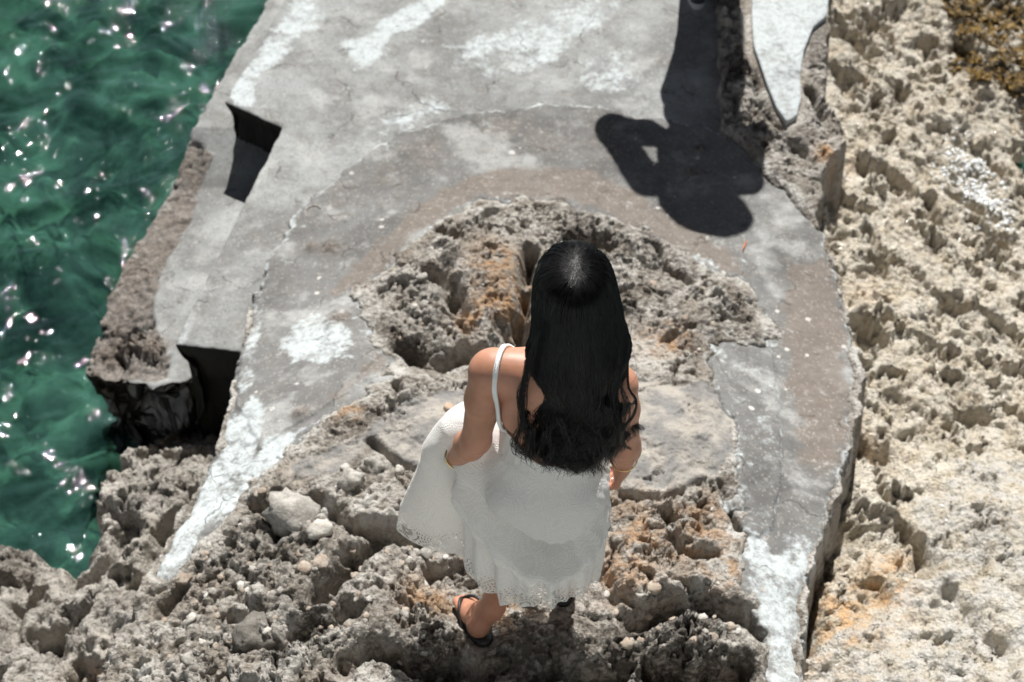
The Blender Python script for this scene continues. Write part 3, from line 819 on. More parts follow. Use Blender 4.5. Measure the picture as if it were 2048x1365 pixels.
#NEXT#
# ------------------------------------------------------------------ figures: smooth-union bodies
class Field:
    def __init__(self, lo, hi, h):
        self.lo = np.array(lo, float); self.h = h
        self.n = np.ceil((np.array(hi) - self.lo) / h).astype(int) + 1
        self.D = np.full(self.n, 0.2, np.float32)
    def _sub(self, lo, hi, pad):
        a = np.clip(np.floor((np.array(lo) - pad - self.lo) / self.h).astype(int), 0, self.n)
        b = np.clip(np.ceil((np.array(hi) + pad - self.lo) / self.h).astype(int) + 1, 0, self.n)
        ax = [self.lo[i] + self.h * np.arange(a[i], b[i]) for i in range(3)]
        return tuple(slice(a[i], b[i]) for i in range(3)), np.meshgrid(*ax, indexing='ij')
    def _add(self, sl, d, k, cut=False):
        a = self.D[sl]
        if cut:
            d = -d
            t = np.clip(0.5 - 0.5 * (a - d) / k, 0, 1)
            self.D[sl] = a + (d - a) * t + k * t * (1 - t)
        else:
            t = np.clip(0.5 + 0.5 * (a - d) / k, 0, 1)
            self.D[sl] = a + (d - a) * t - k * t * (1 - t)
    def cone(self, a, b, r1, r2, k=0.02, cut=False):
        a, b = np.array(a, float), np.array(b, float); R = max(r1, r2)
        sl, (X, Y, Z) = self._sub(np.minimum(a, b) - R, np.maximum(a, b) + R, 0.03 + k)
        e = b - a; L = e @ e + 1e-12
        t = np.clip(((X - a[0]) * e[0] + (Y - a[1]) * e[1] + (Z - a[2]) * e[2]) / L, 0, 1)
        d = np.sqrt((X - a[0] - t * e[0]) ** 2 + (Y - a[1] - t * e[1]) ** 2 + (Z - a[2] - t * e[2]) ** 2) - (r1 + (r2 - r1) * t)
        self._add(sl, d.astype(np.float32), k, cut)
    def chain(self, pts, rs, k=0.02):
        for i in range(len(pts) - 1): self.cone(pts[i], pts[i + 1], rs[i], rs[i + 1], k)
    def ell(self, c, r, k=0.03, axes=None, cut=False):
        c, r = np.array(c, float), np.array(r, float); R = r.max()
        sl, (X, Y, Z) = self._sub(c - R, c + R, 0.03 + k)
        X, Y, Z = X - c[0], Y - c[1], Z - c[2]
        if axes is not None:
            A = np.array(axes, float)
            X, Y, Z = (A[0][0] * X + A[0][1] * Y + A[0][2] * Z, A[1][0] * X + A[1][1] * Y + A[1][2] * Z, A[2][0] * X + A[2][1] * Y + A[2][2] * Z)
        k0 = np.sqrt((X / r[0]) ** 2 + (Y / r[1]) ** 2 + (Z / r[2]) ** 2)
        k1 = np.sqrt((X / r[0] ** 2) ** 2 + (Y / r[1] ** 2) ** 2 + (Z / r[2] ** 2) ** 2) + 1e-6
        self._add(sl, (k0 * (k0 - 1) / k1).astype(np.float32), k, cut)
    def mesh(self):
        D = self.D; s = D < 0
        nx, ny, nz = D.shape
        cs = np.zeros((nx - 1, ny - 1, nz - 1), np.int8)
        for dx in (0, 1):
            for dy in (0, 1):
                for dz in (0, 1):
                    cs += s[dx:nx - 1 + dx, dy:ny - 1 + dy, dz:nz - 1 + dz]
        act = np.argwhere((cs > 0) & (cs < 8))
        vid = np.full(cs.shape, -1, np.int32); vid[tuple(act.T)] = np.arange(len(act))
        acc = np.zeros((len(act), 3)); cnt = np.zeros(len(act))
        corners = [(0, 0, 0), (1, 0, 0), (0, 1, 0), (1, 1, 0), (0, 0, 1), (1, 0, 1), (0, 1, 1), (1, 1, 1)]
        vals = np.stack([D[act[:, 0] + c[0], act[:, 1] + c[1], act[:, 2] + c[2]] for c in corners], 1)
        for i in range(8):
            for j in range(i + 1, 8):
                if sum(abs(corners[i][q] - corners[j][q]) for q in range(3)) != 1: continue
                m = (vals[:, i] < 0) != (vals[:, j] < 0)
                t = vals[m, i] / (vals[m, i] - vals[m, j])
                ci, cj = np.array(corners[i], float), np.array(corners[j], float)
                acc[m] += ci + (cj - ci) * t[:, None]; cnt[m] += 1
        V = self.lo + self.h * (act + acc / cnt[:, None])
        F = []
        for ax in range(3):
            o1, o2 = [(1, 2), (2, 0), (0, 1)][ax]
            sl0 = [slice(None)] * 3; sl1 = [slice(None)] * 3
            sl0[ax] = slice(0, -1); sl1[ax] = slice(1, None)
            a, b = s[tuple(sl0)], s[tuple(sl1)]
            e = np.argwhere(a != b)
            e = e[(e[:, o1] > 0) & (e[:, o2] > 0) & (e[:, o1] < D.shape[o1] - 1) & (e[:, o2] < D.shape[o2] - 1)]
            u = np.zeros(3, int); v = np.zeros(3, int); u[o1] = 1; v[o2] = 1
            q = np.stack([vid[tuple((e - u - v).T)], vid[tuple((e - v).T)], vid[tuple(e.T)], vid[tuple((e - u).T)]], 1)
            fl = ~a[tuple(e.T)]
            q[fl] = q[fl][:, ::-1]
            F.append(q)
        F = np.concatenate(F); F = F[(F >= 0).all(1)]
        return V, F
    def sample(self, P):
        g = (np.asarray(P) - self.lo) / self.h
        g = np.clip(g, 0, self.n - 1.001); i = g.astype(int); f = g - i
        r = 0
        for dx in (0, 1):
            for dy in (0, 1):
                for dz in (0, 1):
                    w = (f[..., 0] if dx else 1 - f[..., 0]) * (f[..., 1] if dy else 1 - f[..., 1]) * (f[..., 2] if dz else 1 - f[..., 2])
                    r = r + w * self.D[i[..., 0] + dx, i[..., 1] + dy, i[..., 2] + dz]
        return r

def V3(*a): return np.array(a, float)
def unit(v): return v / np.linalg.norm(v)

def skin_material(name, base, red):
    m, nt, out = new_mat(name); N = NT(nt); P = N.pos()
    n1 = N.noise(P, 18.0, 4, .6); n2 = N.noise(P, 420.0, 2, .5)
    c = N.mix(N.ramp(n1, .3, .7), base, red)
    c = N.mix(N.ramp(N.noise(P, 150.0, 2, .5), .62, .75, 0, .3), c, (0.25, 0.11, 0.07))
    b = N.pbsdf(c, .48, N.bump(n2, .18, .002), Subsurface_Weight=.12, Subsurface_Scale=.008, Specular_IOR_Level=.48)
    [x for x in nt.nodes if x.type == 'BSDF_PRINCIPLED'][0].inputs['Subsurface Radius'].default_value = (1, .35, .2)
    nt.links.new(b, out.inputs[0]); return m

M_SKIN = skin_material('tanned_skin', (0.39, 0.19, 0.115), (0.49, 0.225, 0.145))
def plain(name, c, rough=.6, **kw):
    m, nt, out = new_mat(name); N = NT(nt); P = N.pos()
    n = N.noise(P, 60.0, 4, .6)
    nt.links.new(N.pbsdf(N.mix(N.ramp(n, .3, .7), c, tuple(x * .8 for x in c)), rough, N.bump(N.noise(P, 300.0, 3, .6), .2, .002), **kw), out.inputs[0]); return m
M_GOLD = plain('gold', (0.83, 0.60, 0.28), .25, Metallic=1.0)
M_SILVER = plain('silver', (0.85, 0.84, 0.82), .2, Metallic=1.0)
M_RUBBER = plain('black_rubber', (0.012, 0.012, 0.013), .55)

# hair fibre
m, nt, out = new_mat('black_hair'); N = NT(nt)
b = N.pbsdf((0.003, 0.0026, 0.0024), .29, None, Specular_IOR_Level=.4)
nt.links.new(b, out.inputs[0]); M_HAIR = m
m, nt, out = new_mat('black_hair_mass'); N = NT(nt)
b = N.pbsdf((0.004, 0.0036, 0.0034), .7, None, Specular_IOR_Level=.15)
nt.links.new(b, out.inputs[0]); M_HAIRIN = m

# ------------------------------------------------------------------ the woman
WROOT = V3(0.06, 1.94, -0.03)
woman = empty('person', WROOT)
tag(woman, 'woman with long black hair in a white lace dress walking away over the rock', 'person')

def body_trunk(F):
    F.ell((.085, 1.935, .835), (.150, .100, .125), .04)
    F.ell((.022, 1.885, .785), (.085, .078, .088), .03)
    F.ell((.150, 1.885, .785), (.085, .078, .088), .03)
    F.ell((.090, 1.920, .985), (.112, .082, .13), .05)
    F.ell((.090, 1.920, 1.135), (.128, .092, .14), .05)
    F.ell((.090, 1.905, 1.215), (.118, .070, .075), .04)
    F.ell((.030, 1.985, 1.115), (.058, .055, .06), .03); F.ell((.150, 1.980, 1.115), (.058, .055, .06), .03)
    F.cone((-.040, 1.910, 1.255), (.225, 1.880, 1.240), .046, .046, .04)
    F.cone((.065, 1.895, 1.24), (-.005, 1.905, 1.262), .045, .035, .03)
    F.cone((.115, 1.895, 1.24), (.185, 1.885, 1.255), .045, .035, .03)
    # shoulder blades and spine furrow
    F.ell((.020, 1.850, 1.16), (.045, .022, .065), .03)
    F.ell((.160, 1.845, 1.155), (.045, .022, .065), .03)

BF = Field((-.26, 1.68, -.16), (.40, 2.36, 1.60), .0052)
body_trunk(BF)
TRUNK = BF.D.copy()
# neck and head, bent forward to watch the step
BF.cone((.095, 1.915, 1.25), (.118, 1.955, 1.385), .052, .048, .03)
hc = V3(.127, 1.985, 1.422)
BF.ell(hc, (.068, .084, .090), .02)
BF.ell(hc + (0, .045, -.045), (.055, .055, .065), .02)
BF.ell(hc + (0, .082, -.085), (.025, .022, .022), .02)            # chin
BF.cone(hc + (0, .092, .0), hc + (0, .112, -.035), .008, .013, .012)   # nose
for s in (-1, 1):
    BF.ell(hc + (s * .072, .0, -.015), (.010, .022, .032), .008)   # ears
    BF.ell(hc + (s * .030, .086, .012), (.013, .008, .008), .006)   # eyes
    BF.cone(hc + (s * .012, .092, .028), hc + (s * .045, .078, .028), .007, .006, .01)
BF.cone(hc + (-.02, .094, -.055), hc + (.02, .094, -.055), .007, .007, .008)
# arms
LS, LE, LW = V3(-.052, 1.908, 1.243), V3(-.085, 1.890, 1.005), V3(-.141, 1.965, .808)
RS, RE, RW = V3(.236, 1.880, 1.230), V3(.268, 1.882, .998), V3(.281, 1.962, .800)
def arm(S_, E_, W_):
    mid = S_ + .38 * (E_ - S_)
    BF.chain([S_, mid, E_], [.046, .041, .034], .022)
    fm = E_ + .3 * (W_ - E_)
    BF.chain([E_, fm, W_], [.034, .0365, .0245], .018)
    BF.ell(E_ + (0, -.010, -.004), (.024, .022, .024), .02)
arm(LS, LE, LW); arm(RS, RE, RW)
def hand(W_, dirv, palm_n, side, curl, k=.008):
    """palm + four bent fingers + a thumb leaving the side of the palm"""
    d = unit(np.array(dirv, float)); n = np.array(palm_n, float); n = unit(n - d * (n @ d)); l = np.cross(d, n) * side
    pc = W_ + d * .045
    BF.cone(W_, W_ + d * .03, .0235, .024, .012)
    BF.ell(pc, (.038, .036, .016), .015, axes=[d, l, n])
    for i, (off, L) in enumerate(((-.027, .060), (-.009, .070), (.009, .067), (.026, .054))):
        p0 = pc + d * .034 + l * off
        d1 = unit(d * math.cos(curl) + n * math.sin(curl)); d2 = unit(d * math.cos(curl * 2.2) + n * math.sin(curl * 2.2)); d3 = unit(d * math.cos(curl * 3.2) + n * math.sin(curl * 3.2))
        p1 = p0 + d1 * L * .45; p2 = p1 + d2 * L * .32; p3 = p2 + d3 * L * .23
        BF.chain([p0 - d * .012, p0, p1, p2, p3], [.0095, .0095, .0085, .0078, .0068], k * .5)
    t0 = pc - d * .018 - l * .030
    t1 = t0 + unit(d * .7 - l * .7 + n * .3) * .030; t2 = t1 + unit(d * .9 + n * .5) * .026; t3 = t2 + unit(d * .8 + n * .6 + l * .2) * .02
    BF.chain([t0 + l * .012, t0, t1, t2, t3], [.014, .0135, .0105, .0095, .008], k)
hand(LW, (.12, .45, -.88), (.9, -.25, -.1), 1, .85)
hand(RW, (-.10, .02, -.99), (-.93, .25, .1), -1, .75)
# legs
LK, LA = V3(-.015, 2.005, .43), V3(-.055, 1.928, .085)
RK, RA = V3(.150, 2.090, .40), V3(.158, 2.065, .045)
BF.chain([V3(.025, 1.935, .77), LK], [.082, .052], .03); BF.chain([V3(.145, 1.950, .77), RK], [.082, .052], .03)
def shank(K, A):
    c = K + .32 * (A - K) + V3(0, -.018, 0)
    BF.chain([K, c, K + .72 * (A - K), A], [.050, .050, .034, .029], .025)
shank(LK, LA); shank(RK, RA)
def foot(H, T, A, side):
    f = unit(T - H); L = np.linalg.norm(T - H); lat = unit(np.cross(f, (0, 0, 1))); up = np.cross(lat, f)
    BF.cone(A, H + up * .032 + f * .026, .029, .031, .02)
    BF.ell(H + f * .030 + up * .028, (.034, .029, .030), .015, axes=[f, lat, up])
    BF.cone(A, H + f * (L * .52) + up * .034, .027, .022, .03)
    BF.chain([H + f * .03 + up * .022, H + f * (L * .5) + up * .024 + lat * side * .010, H + f * (L * .72) + up * .020], [.025, .026, .024], .02)
    BF.ell(H + f * (L * .70) + up * .019, (.045, .036, .019), .015, axes=[f, lat, up])
    for i in range(5):
        o = (-.027, -.010, .005, .018, .030)[i]; ln = (.050, .052, .047, .040, .030)[i]; r = (.0135, .0095, .009, .0085, .008)[i]
        p0 = H + f * (L * .80 - abs(o) * .25) - lat * side * o + up * .016
        BF.chain([p0, p0 + f * ln * .55 + up * .003, p0 + f * ln - up * .004], [r, r, r * .9], .006)
foot(HEEL_L, TOE_L, LA, -1); foot(HEEL_R, TOE_R, RA, 1)
Vb, Fb = BF.mesh()
body = mesh_np('body', Vb, Fb, M_SKIN, parent=woman, origin=WROOT)

# flip-flops
def flipflop(H, T, side):
    f = unit(T - H); L = np.linalg.norm(T - H) + .045; lat = unit(np.cross(f, (0, 0, 1))); up = np.cross(lat, f)
    n = 40; ring = []
    for i in range(n):
        a = 2 * math.pi * i / n; ca, sa = math.cos(a), math.sin(a)
        u = L * .5 + L * .5 * ca - .012
        wd = .040 + .012 * smooth(.3, .8, np.array(u / L)) - .004 * math.exp(-((u / L - .42) / .15) ** 2)
        ring.append(H + f * (u - .004) + lat * (wd * math.copysign(abs(sa) ** .75, sa) + .004 * side * -1) - up * .002)
    ring = np.array(ring); c = ring.mean(0)
    lv = [(.0, 1.0), (-.003, 1.02), (-.014, 1.02), (-.018, .97)]
    V = [c + (0, 0, .001)]; F = []
    for dz, s_ in lv: V += list(c + (ring - c) * s_ + up * dz)
    V = np.array(V + [c + up * -.018])
    for l in range(len(lv) - 1):
        for i in range(n):
            j = (i + 1) % n
            F.append((1 + l * n + i, 1 + l * n + j, 1 + (l + 1) * n + j, 1 + (l + 1) * n + i))
    T_ = [(0, 1 + (i + 1) % n, 1 + i, 1 + i) for i in range(n)] + [(len(V) - 1, 1 + (len(lv) - 1) * n + i, 1 + (len(lv) - 1) * n + (i + 1) % n, 1 + (len(lv) - 1) * n + (i + 1) % n) for i in range(n)]
    tri = np.array([t[:3] for t in T_]); q = np.array(F)
    tris = np.concatenate([q[:, [0, 1, 2]], q[:, [0, 2, 3]], tri])
    sole = mesh_np('flip_flop', V, tris[:, ::-1], M_RUBBER, parent=woman, origin=WROOT)
    Lf = np.linalg.norm(T - H)
    toe = H + f * (Lf * .83) + up * .036 - lat * side * -.006 * 0 + lat * side * .012
    parts = []
    for sd in (-1, 1):
        a = H + f * (Lf * .40) + lat * sd * .040 + up * .002
        b_ = H + f * (Lf * .50) + lat * sd * .042 + up * .045
        c_ = H + f * (Lf * .66) + lat * sd * .022 + up * .062
        pts = [a, b_, c_, toe]
        t = np.linspace(0, 1, 24); P = []
        for q_ in t:   # Catmull-like Bezier
            P.append((1 - q_) ** 3 * a + 3 * q_ * (1 - q_) ** 2 * (b_ + (b_ - a) * .3) + 3 * q_ * q_ * (1 - q_) * (c_ + up * .01) + q_ ** 3 * toe)
        parts.append(tube(P, .0052, 8))
    parts.append(tube([toe, toe - up * .03], .004, 6))
    v, q = merge(parts)
    st = mesh_np('strap', v, q, M_RUBBER, parent=sole, origin=WROOT)
flipflop(HEEL_L, TOE_L, -1); flipflop(HEEL_R, TOE_R, 1)

# bangles and rings
def bangle(c, axis, r, rt, mat, name, squash=1.0):
    a = unit(np.array(axis, float)); u = unit(np.cross(a, (0, 1, .2))); v = np.cross(a, u)
    P = [c + r * (math.cos(t) * u + squash * math.sin(t) * v) for t in np.linspace(0, 2 * math.pi, 49)]
    vv, ff = tube(P, rt, 8)
    mesh_np(name, vv, ff, mat, parent=woman, origin=WROOT)
bangle(LW + .022 * unit(LE - LW), LW - LE + V3(.0, .05, .03), .0315, .0024, M_GOLD, 'bracelet')
bangle(RW + .035 * unit(RE - RW), RW - RE + V3(.05, .02, 0), .0335, .0018, M_GOLD, 'bracelet')
rd = unit(V3(-.10, .02, -.99)); rn = unit(V3(-.93, .25, .1)); rl = np.cross(rd, rn) * -1
for off in (-.009, .009):
    p0 = RW + rd * .079 + rl * off
    d1 = unit(rd * math.cos(.75) + rn * math.sin(.75))
    bangle(p0 + d1 * .012, d1, .0098, .0018, M_SILVER, 'ring')

# ------------------------------------------------------------------ lace dress
CX, CY = .085, 1.930
NTH, NV = 360, 170
TH = np.linspace(0, 2 * math.pi, NTH, endpoint=False)
DEG = np.degrees(TH)
def per(pts, x=DEG):
    a = np.array(pts, float)
    ang = np.concatenate([a[:, 0] - 360, a[:, 0], a[:, 0] + 360]); v = np.tile(a[:, 1], 3)
    r = np.interp(x, ang, v)
    k = np.exp(-(np.arange(-12, 13) / 5.0) ** 2); k /= k.sum()
    if x is DEG: r = np.convolve(np.concatenate([r[-12:], r, r[:12]]), k, 'valid')
    return r
z_top = per([(0, 1.085), (45, 1.12), (70, 1.15), (90, 1.13), (110, 1.15), (140, 1.12), (180, 1.085), (205, 1.080), (222, 1.055), (240, 1.005), (258, .978), (275, .972), (292, .985), (312, 1.030), (330, 1.075)])
z_hem = per([(0, .30), (30, .18), (60, .12), (95, .12), (125, .22), (148, .33), (162, .325), (175, .375), (185, .40), (196, .41), (210, .37), (225, .345), (240, .36), (255, .385), (270, .39), (290, .39), (320, .355)])
z_hem = z_hem - .010 * np.abs(np.sin(TH * 14.0)) ** .6
TB = Field((-.26, 1.68, -.16), (.40, 2.36, 1.60), .0052); TB.D = TRUNK.copy()
zl = np.linspace(.62, 1.17, 90); rr = np.linspace(.03, .24, 90)
RB = np.zeros((len(zl), NTH))
for i, z in enumerate(zl):
    P = np.stack(np.broadcast_arrays(CX + rr[None] * np.cos(TH)[:, None], CY + rr[None] * np.sin(TH)[:, None], z), -1)
    d = TB.sample(P)
    ins = d < 0.004
    last = ins.shape[1] - 1 - np.argmax(ins[:, ::-1], 1)
    RB[i] = np.where(ins.any(1), rr[last], .08)
k = np.exp(-(np.arange(-8, 9) / 3.0) ** 2); k /= k.sum()
for i in range(len(zl)): RB[i] = np.convolve(np.concatenate([RB[i][-8:], RB[i], RB[i][:8]]), k, 'valid')
def body_r(z):      # z (NTH,) -> radius
    g = np.clip((z - zl[0]) / (zl[1] - zl[0]), 0, len(zl) - 1.001); i = g.astype(int); f = g - i
    j = np.arange(NTH)
    return RB[i, j] * (1 - f) + RB[i + 1, j] * f
LEV = {
 .95: [(0, .12), (40, .10), (90, .10), (130, .15), (150, .185), (163, .185), (174, .15), (182, .12), (200, .12), (240, .10), (270, .09), (300, .10)],
 .88: [(0, .145), (40, .13), (90, .13), (125, .20), (145, .27), (158, .285), (167, .26), (175, .20), (182, .15), (192, .14), (240, .11), (270, .10), (300, .11)],
 .80: [(0, .16), (40, .15), (90, .16), (125, .23), (145, .295), (158, .325), (167, .315), (173, .285), (179, .262), (188, .20), (205, .15), (240, .125), (270, .12), (300, .13)],
 .70: [(0, .165), (40, .17), (90, .18), (125, .24), (145, .31), (158, .345), (167, .335), (173, .292), (180, .262), (190, .225), (210, .175), (240, .135), (270, .13), (300, .145)],
 .58: [(0, .168), (40, .18), (90, .20), (125, .25), (145, .33), (158, .372), (167, .365), (174, .29), (181, .225), (192, .215), (210, .19), (240, .155), (270, .15), (300, .155), (330, .16)],
 .45: [(0, .160), (40, .17), (90, .21), (125, .26), (145, .35), (158, .400), (167, .400), (174, .32), (181, .235), (192, .225), (210, .195), (235, .165), (270, .155), (300, .155), (330, .155)],
 .33: [(0, .150), (40, .16), (90, .21), (125, .26), (145, .36), (158, .415), (167, .415), (174, .33), (181, .235), (192, .22), (210, .18), (235, .16), (270, .150), (300, .150), (330, .145)]}
lk = sorted(LEV); LR = np.array([per(LEV[q]) for q in lk])
def skirt_r(z):
    g = np.interp(z, lk, np.arange(len(lk))); i = np.minimum(g.astype(int), len(lk) - 2); f = g - i
    j = np.arange(NTH)
    return np.where(z > .98, 0, LR[i, j] * (1 - f) + LR[i + 1, j] * f)
vv = np.linspace(0, 1, NV) ** .92
RAD = np.zeros((NV, NTH)); ZZ = np.zeros((NV, NTH))
for a in range(NV):
    z = z_top + (z_hem - z_top) * vv[a]; ZZ[a] = z
    rb = body_r(z) * np.where(z < .64, np.interp(z, [.5, .64], [.0, 1]), 1) + .0045
    rs = skirt_r(z)
    lobe = smooth(1.0, .93, z)
    rs = rs * lobe
    kk = .015
    t = np.clip(.5 + .5 * (rs - rb) / kk, 0, 1)
    RAD[a] = rb + (rs - rb) * t + kk * t * (1 - t) * .6
low_ = smooth(.80, .40, ZZ)
back = np.exp(-((DEG - 262) / 62) ** 2)[None]
# hanging pleats that deepen towards the hem, and the swag drawn from the left hand across the seat
fold = .0075 * np.sin(TH * 13 + 1.2 * np.sin(TH * 3))[None] + .006 * np.sin(TH * 22 + 5 * ZZ)
RAD += low_ * fold * (1 + .8 * np.exp(-((DEG - 160) / 30) ** 2)[None])
sw_z = np.interp(DEG, [180, 200, 225, 250, 275, 300, 330, 350], [.80, .765, .715, .675, .655, .665, .69, .70])[None]
q = ZZ - sw_z
RAD += back * (-.034 * np.exp(-(q / .012) ** 2) + .064 * np.exp(-((q + .055) / .028) ** 2))
sw2 = sw_z - .075 + .02 * np.sin(np.radians(DEG) * 2)[None]
q = ZZ - sw2
RAD += back * (-.014 * np.exp(-(q / .012) ** 2) + .014 * np.exp(-((q + .03) / .018) ** 2))
sw3 = np.interp(DEG, [180, 205, 230, 255, 280], [.74, .68, .60, .52, .47])[None]
q = ZZ - sw3
RAD += np.exp(-((DEG - 222) / 28) ** 2)[None] * (-.013 * np.exp(-(q / .012) ** 2) + .015 * np.exp(-((q + .028) / .018) ** 2))
# pinch where the left hand holds the cloth
pin = np.exp(-((DEG - 176) / 7) ** 2)[None] * np.exp(-((ZZ - .74) / .09) ** 2)
RAD -= .012 * pin
gro = np.exp(-((DEG - 179) / 4.5) ** 2)[None] * smooth(.83, .76, ZZ)
RAD -= .030 * gro
fine = .0012 * perlin(np.cos(TH)[None] * 9 + 0 * ZZ, ZZ * 30 + np.sin(TH)[None] * 9, 3)
RAD += fine
DX = CX + RAD * np.cos(TH)[None]; DY = CY + RAD * np.sin(TH)[None]
DZ = ZZ + 0.0
P = np.stack([DX, DY, DZ], -1)
du = np.linalg.norm(np.diff(P, axis=1, append=P[:, :1]), axis=-1)
u_arc = np.concatenate([np.zeros((NV, 1)), np.cumsum(du, 1)], 1)
u_mid = np.cumsum(du[int(NV * .75)]); u_mid = np.concatenate([[0], u_mid])
v_arc = np.concatenate([np.zeros((1, NTH)), np.cumsum(np.linalg.norm(np.diff(P, axis=0), axis=-1), 0)], 0)
v_from_hem = v_arc[-1:] - v_arc
Pc = np.concatenate([P, P[:, :1]], 1); vh = np.concatenate([v_from_hem, v_from_hem[:, :1]], 1)
uu = np.broadcast_to(u_mid[None], vh.shape)
n1 = NTH + 1
idx = np.arange(NV * n1).reshape(NV, n1)
F = np.stack([idx[:-1, :-1], idx[1:, :-1], idx[1:, 1:], idx[:-1, 1:]], -1).reshape(-1, 4)

m, nt, out = new_mat('white_lace'); N = NT(nt)
uvn = N.n('ShaderNodeUVMap'); uvn.uv_map = 'UVMap'; UVS = uvn.outputs[0]
sep = N.n('ShaderNodeSeparateXYZ'); N.link(UVS, sep.inputs[0])
hem = sep.outputs[1]
vo = N.n('ShaderNodeTexVoronoi', feature='F1'); N.link(UVS, vo.inputs['Vector']); vo.inputs['Scale'].default_value = 11.0; vo.inputs['Randomness'].default_value = .55
dist = vo.outputs['Distance']
dv = N.n('ShaderNodeVectorMath', operation='SUBTRACT'); sc1 = N.n('ShaderNodeVectorMath', operation='SCALE'); N.link(UVS, sc1.inputs[0]); sc1.inputs['Scale'].default_value = 11.0
N.link(UVS, dv.inputs[0]); N.link(vo.outputs['Position'], dv.inputs[1])
sp2 = N.n('ShaderNodeSeparateXYZ'); N.link(dv.outputs[0], sp2.inputs[0])
ang = N.math('ARCTAN2', sp2.outputs[1], sp2.outputs[0])
rings = N.math('SINE', N.math('MULTIPLY', dist, 62.0))
petal = N.math('SINE', N.math('MULTIPLY', ang, 18.0))
motif = N.math('MULTIPLY', rings, N.math('ADD', .55, N.math('MULTIPLY', petal, .45)))
mesh_ = N.voro(UVS, 420.0)
swirl = N.n('ShaderNodeTexWave', wave_type='RINGS'); N.link(UVS, swirl.inputs[0]); swirl.inputs['Scale'].default_value = 44.0; swirl.inputs['Distortion'].default_value = 5.0; swirl.inputs['Detail'].default_value = 2.0; swirl.inputs['Detail Scale'].default_value = 1.6
h = N.math('ADD', N.math('MULTIPLY', swirl.outputs['Fac'], .45), N.math('MULTIPLY', motif, .45))
h = N.math('ADD', h, N.math('MULTIPLY', mesh_, .8))
nrm = N.bump(h, .5, .0025)
base = N.mix(N.ramp(h, .2, 1.3), (0.82, 0.81, 0.78), (0.95, 0.945, 0.925))
pb = N.pbsdf(base, .85, nrm, Sheen_Weight=.25, Specular_IOR_Level=.15)
tl = N.n('ShaderNodeBsdfTranslucent'); tl.inputs[0].default_value = (.92, .90, .84, 1); N.link(nrm, tl.inputs['Normal'])
ms = N.n('ShaderNodeMixShader'); ms.inputs[0].default_value = .28; N.link(pb, ms.inputs[1]); N.link(tl.outputs[0], ms.inputs[2])
# open work near the hem
band = N.ramp(hem, .03, .17, 1.0, 0.0)
band2 = N.math('MULTIPLY', band, N.ramp(N.noise(UVS, 6.0, 2, .5), .36, .52))
hole = N.math('GREATER_THAN', motif, N.math('SUBTRACT', 1.05, N.math('MULTIPLY', band2, .75)))
edge = N.math('LESS_THAN', hem, .006)
hole = N.math('MULTIPLY', hole, N.math('SUBTRACT', 1.0, edge))
sheer = N.math('MULTIPLY', N.math('GREATER_THAN', mesh_, .50), N.ramp(hem, .03, .12, .22, .0))
alpha = N.math('MAXIMUM', hole, N.math('MULTIPLY', sheer, .8))
tp = N.n('ShaderNodeBsdfTransparent')
ms2 = N.n('ShaderNodeMixShader'); N.link(alpha, ms2.inputs[0]); N.link(ms.outputs[0], ms2.inputs[1]); N.link(tp.outputs[0], ms2.inputs[2])
nt.links.new(ms2.outputs[0], out.inputs[0])
M_LACE = m
dress = mesh_np('dress', Pc.reshape(-1, 3), F, M_LACE, parent=woman, origin=WROOT, uv=np.stack([uu.ravel(), vh.ravel()], -1))
# picot trim along the neckline
m, nt, out = new_mat('white_cord'); N = NT(nt)
nt.links.new(N.pbsdf((.84, .84, .82), .7, N.bump(N.noise(N.pos(), 300.0, 3, .6), .4, .002)), out.inputs[0]); M_CORD = m
top_ring = Pc[0]
beads = []
ico = None
def bead(c, r):
    u = np.linspace(0, 2 * math.pi, 6, endpoint=False); w = np.array([.0, .5, .87]) 
    V = [c + V3(0, 0, r)]
    for zf in (.5, -.5):
        V += [c + r * V3(.87 * math.cos(a), .87 * math.sin(a), zf) for a in u]
    V.append(c - V3(0, 0, r)); F = []
    for i in range(6):
        j = (i + 1) % 6
        F += [(0, 1 + i, 1 + j), (1 + i, 7 + i, 7 + j), (1 + i, 7 + j, 1 + j), (7 + i, 13, 7 + j)]
    return np.array(V), np.array(F)
for i in range(0, len(top_ring) - 1, 2):
    c = top_ring[i]; beads.append(bead(c + (0, 0, .001), .0024))
v, f = merge(beads)
mesh_np('neckline_trim', v, f, M_CORD, parent=dress, origin=WROOT)
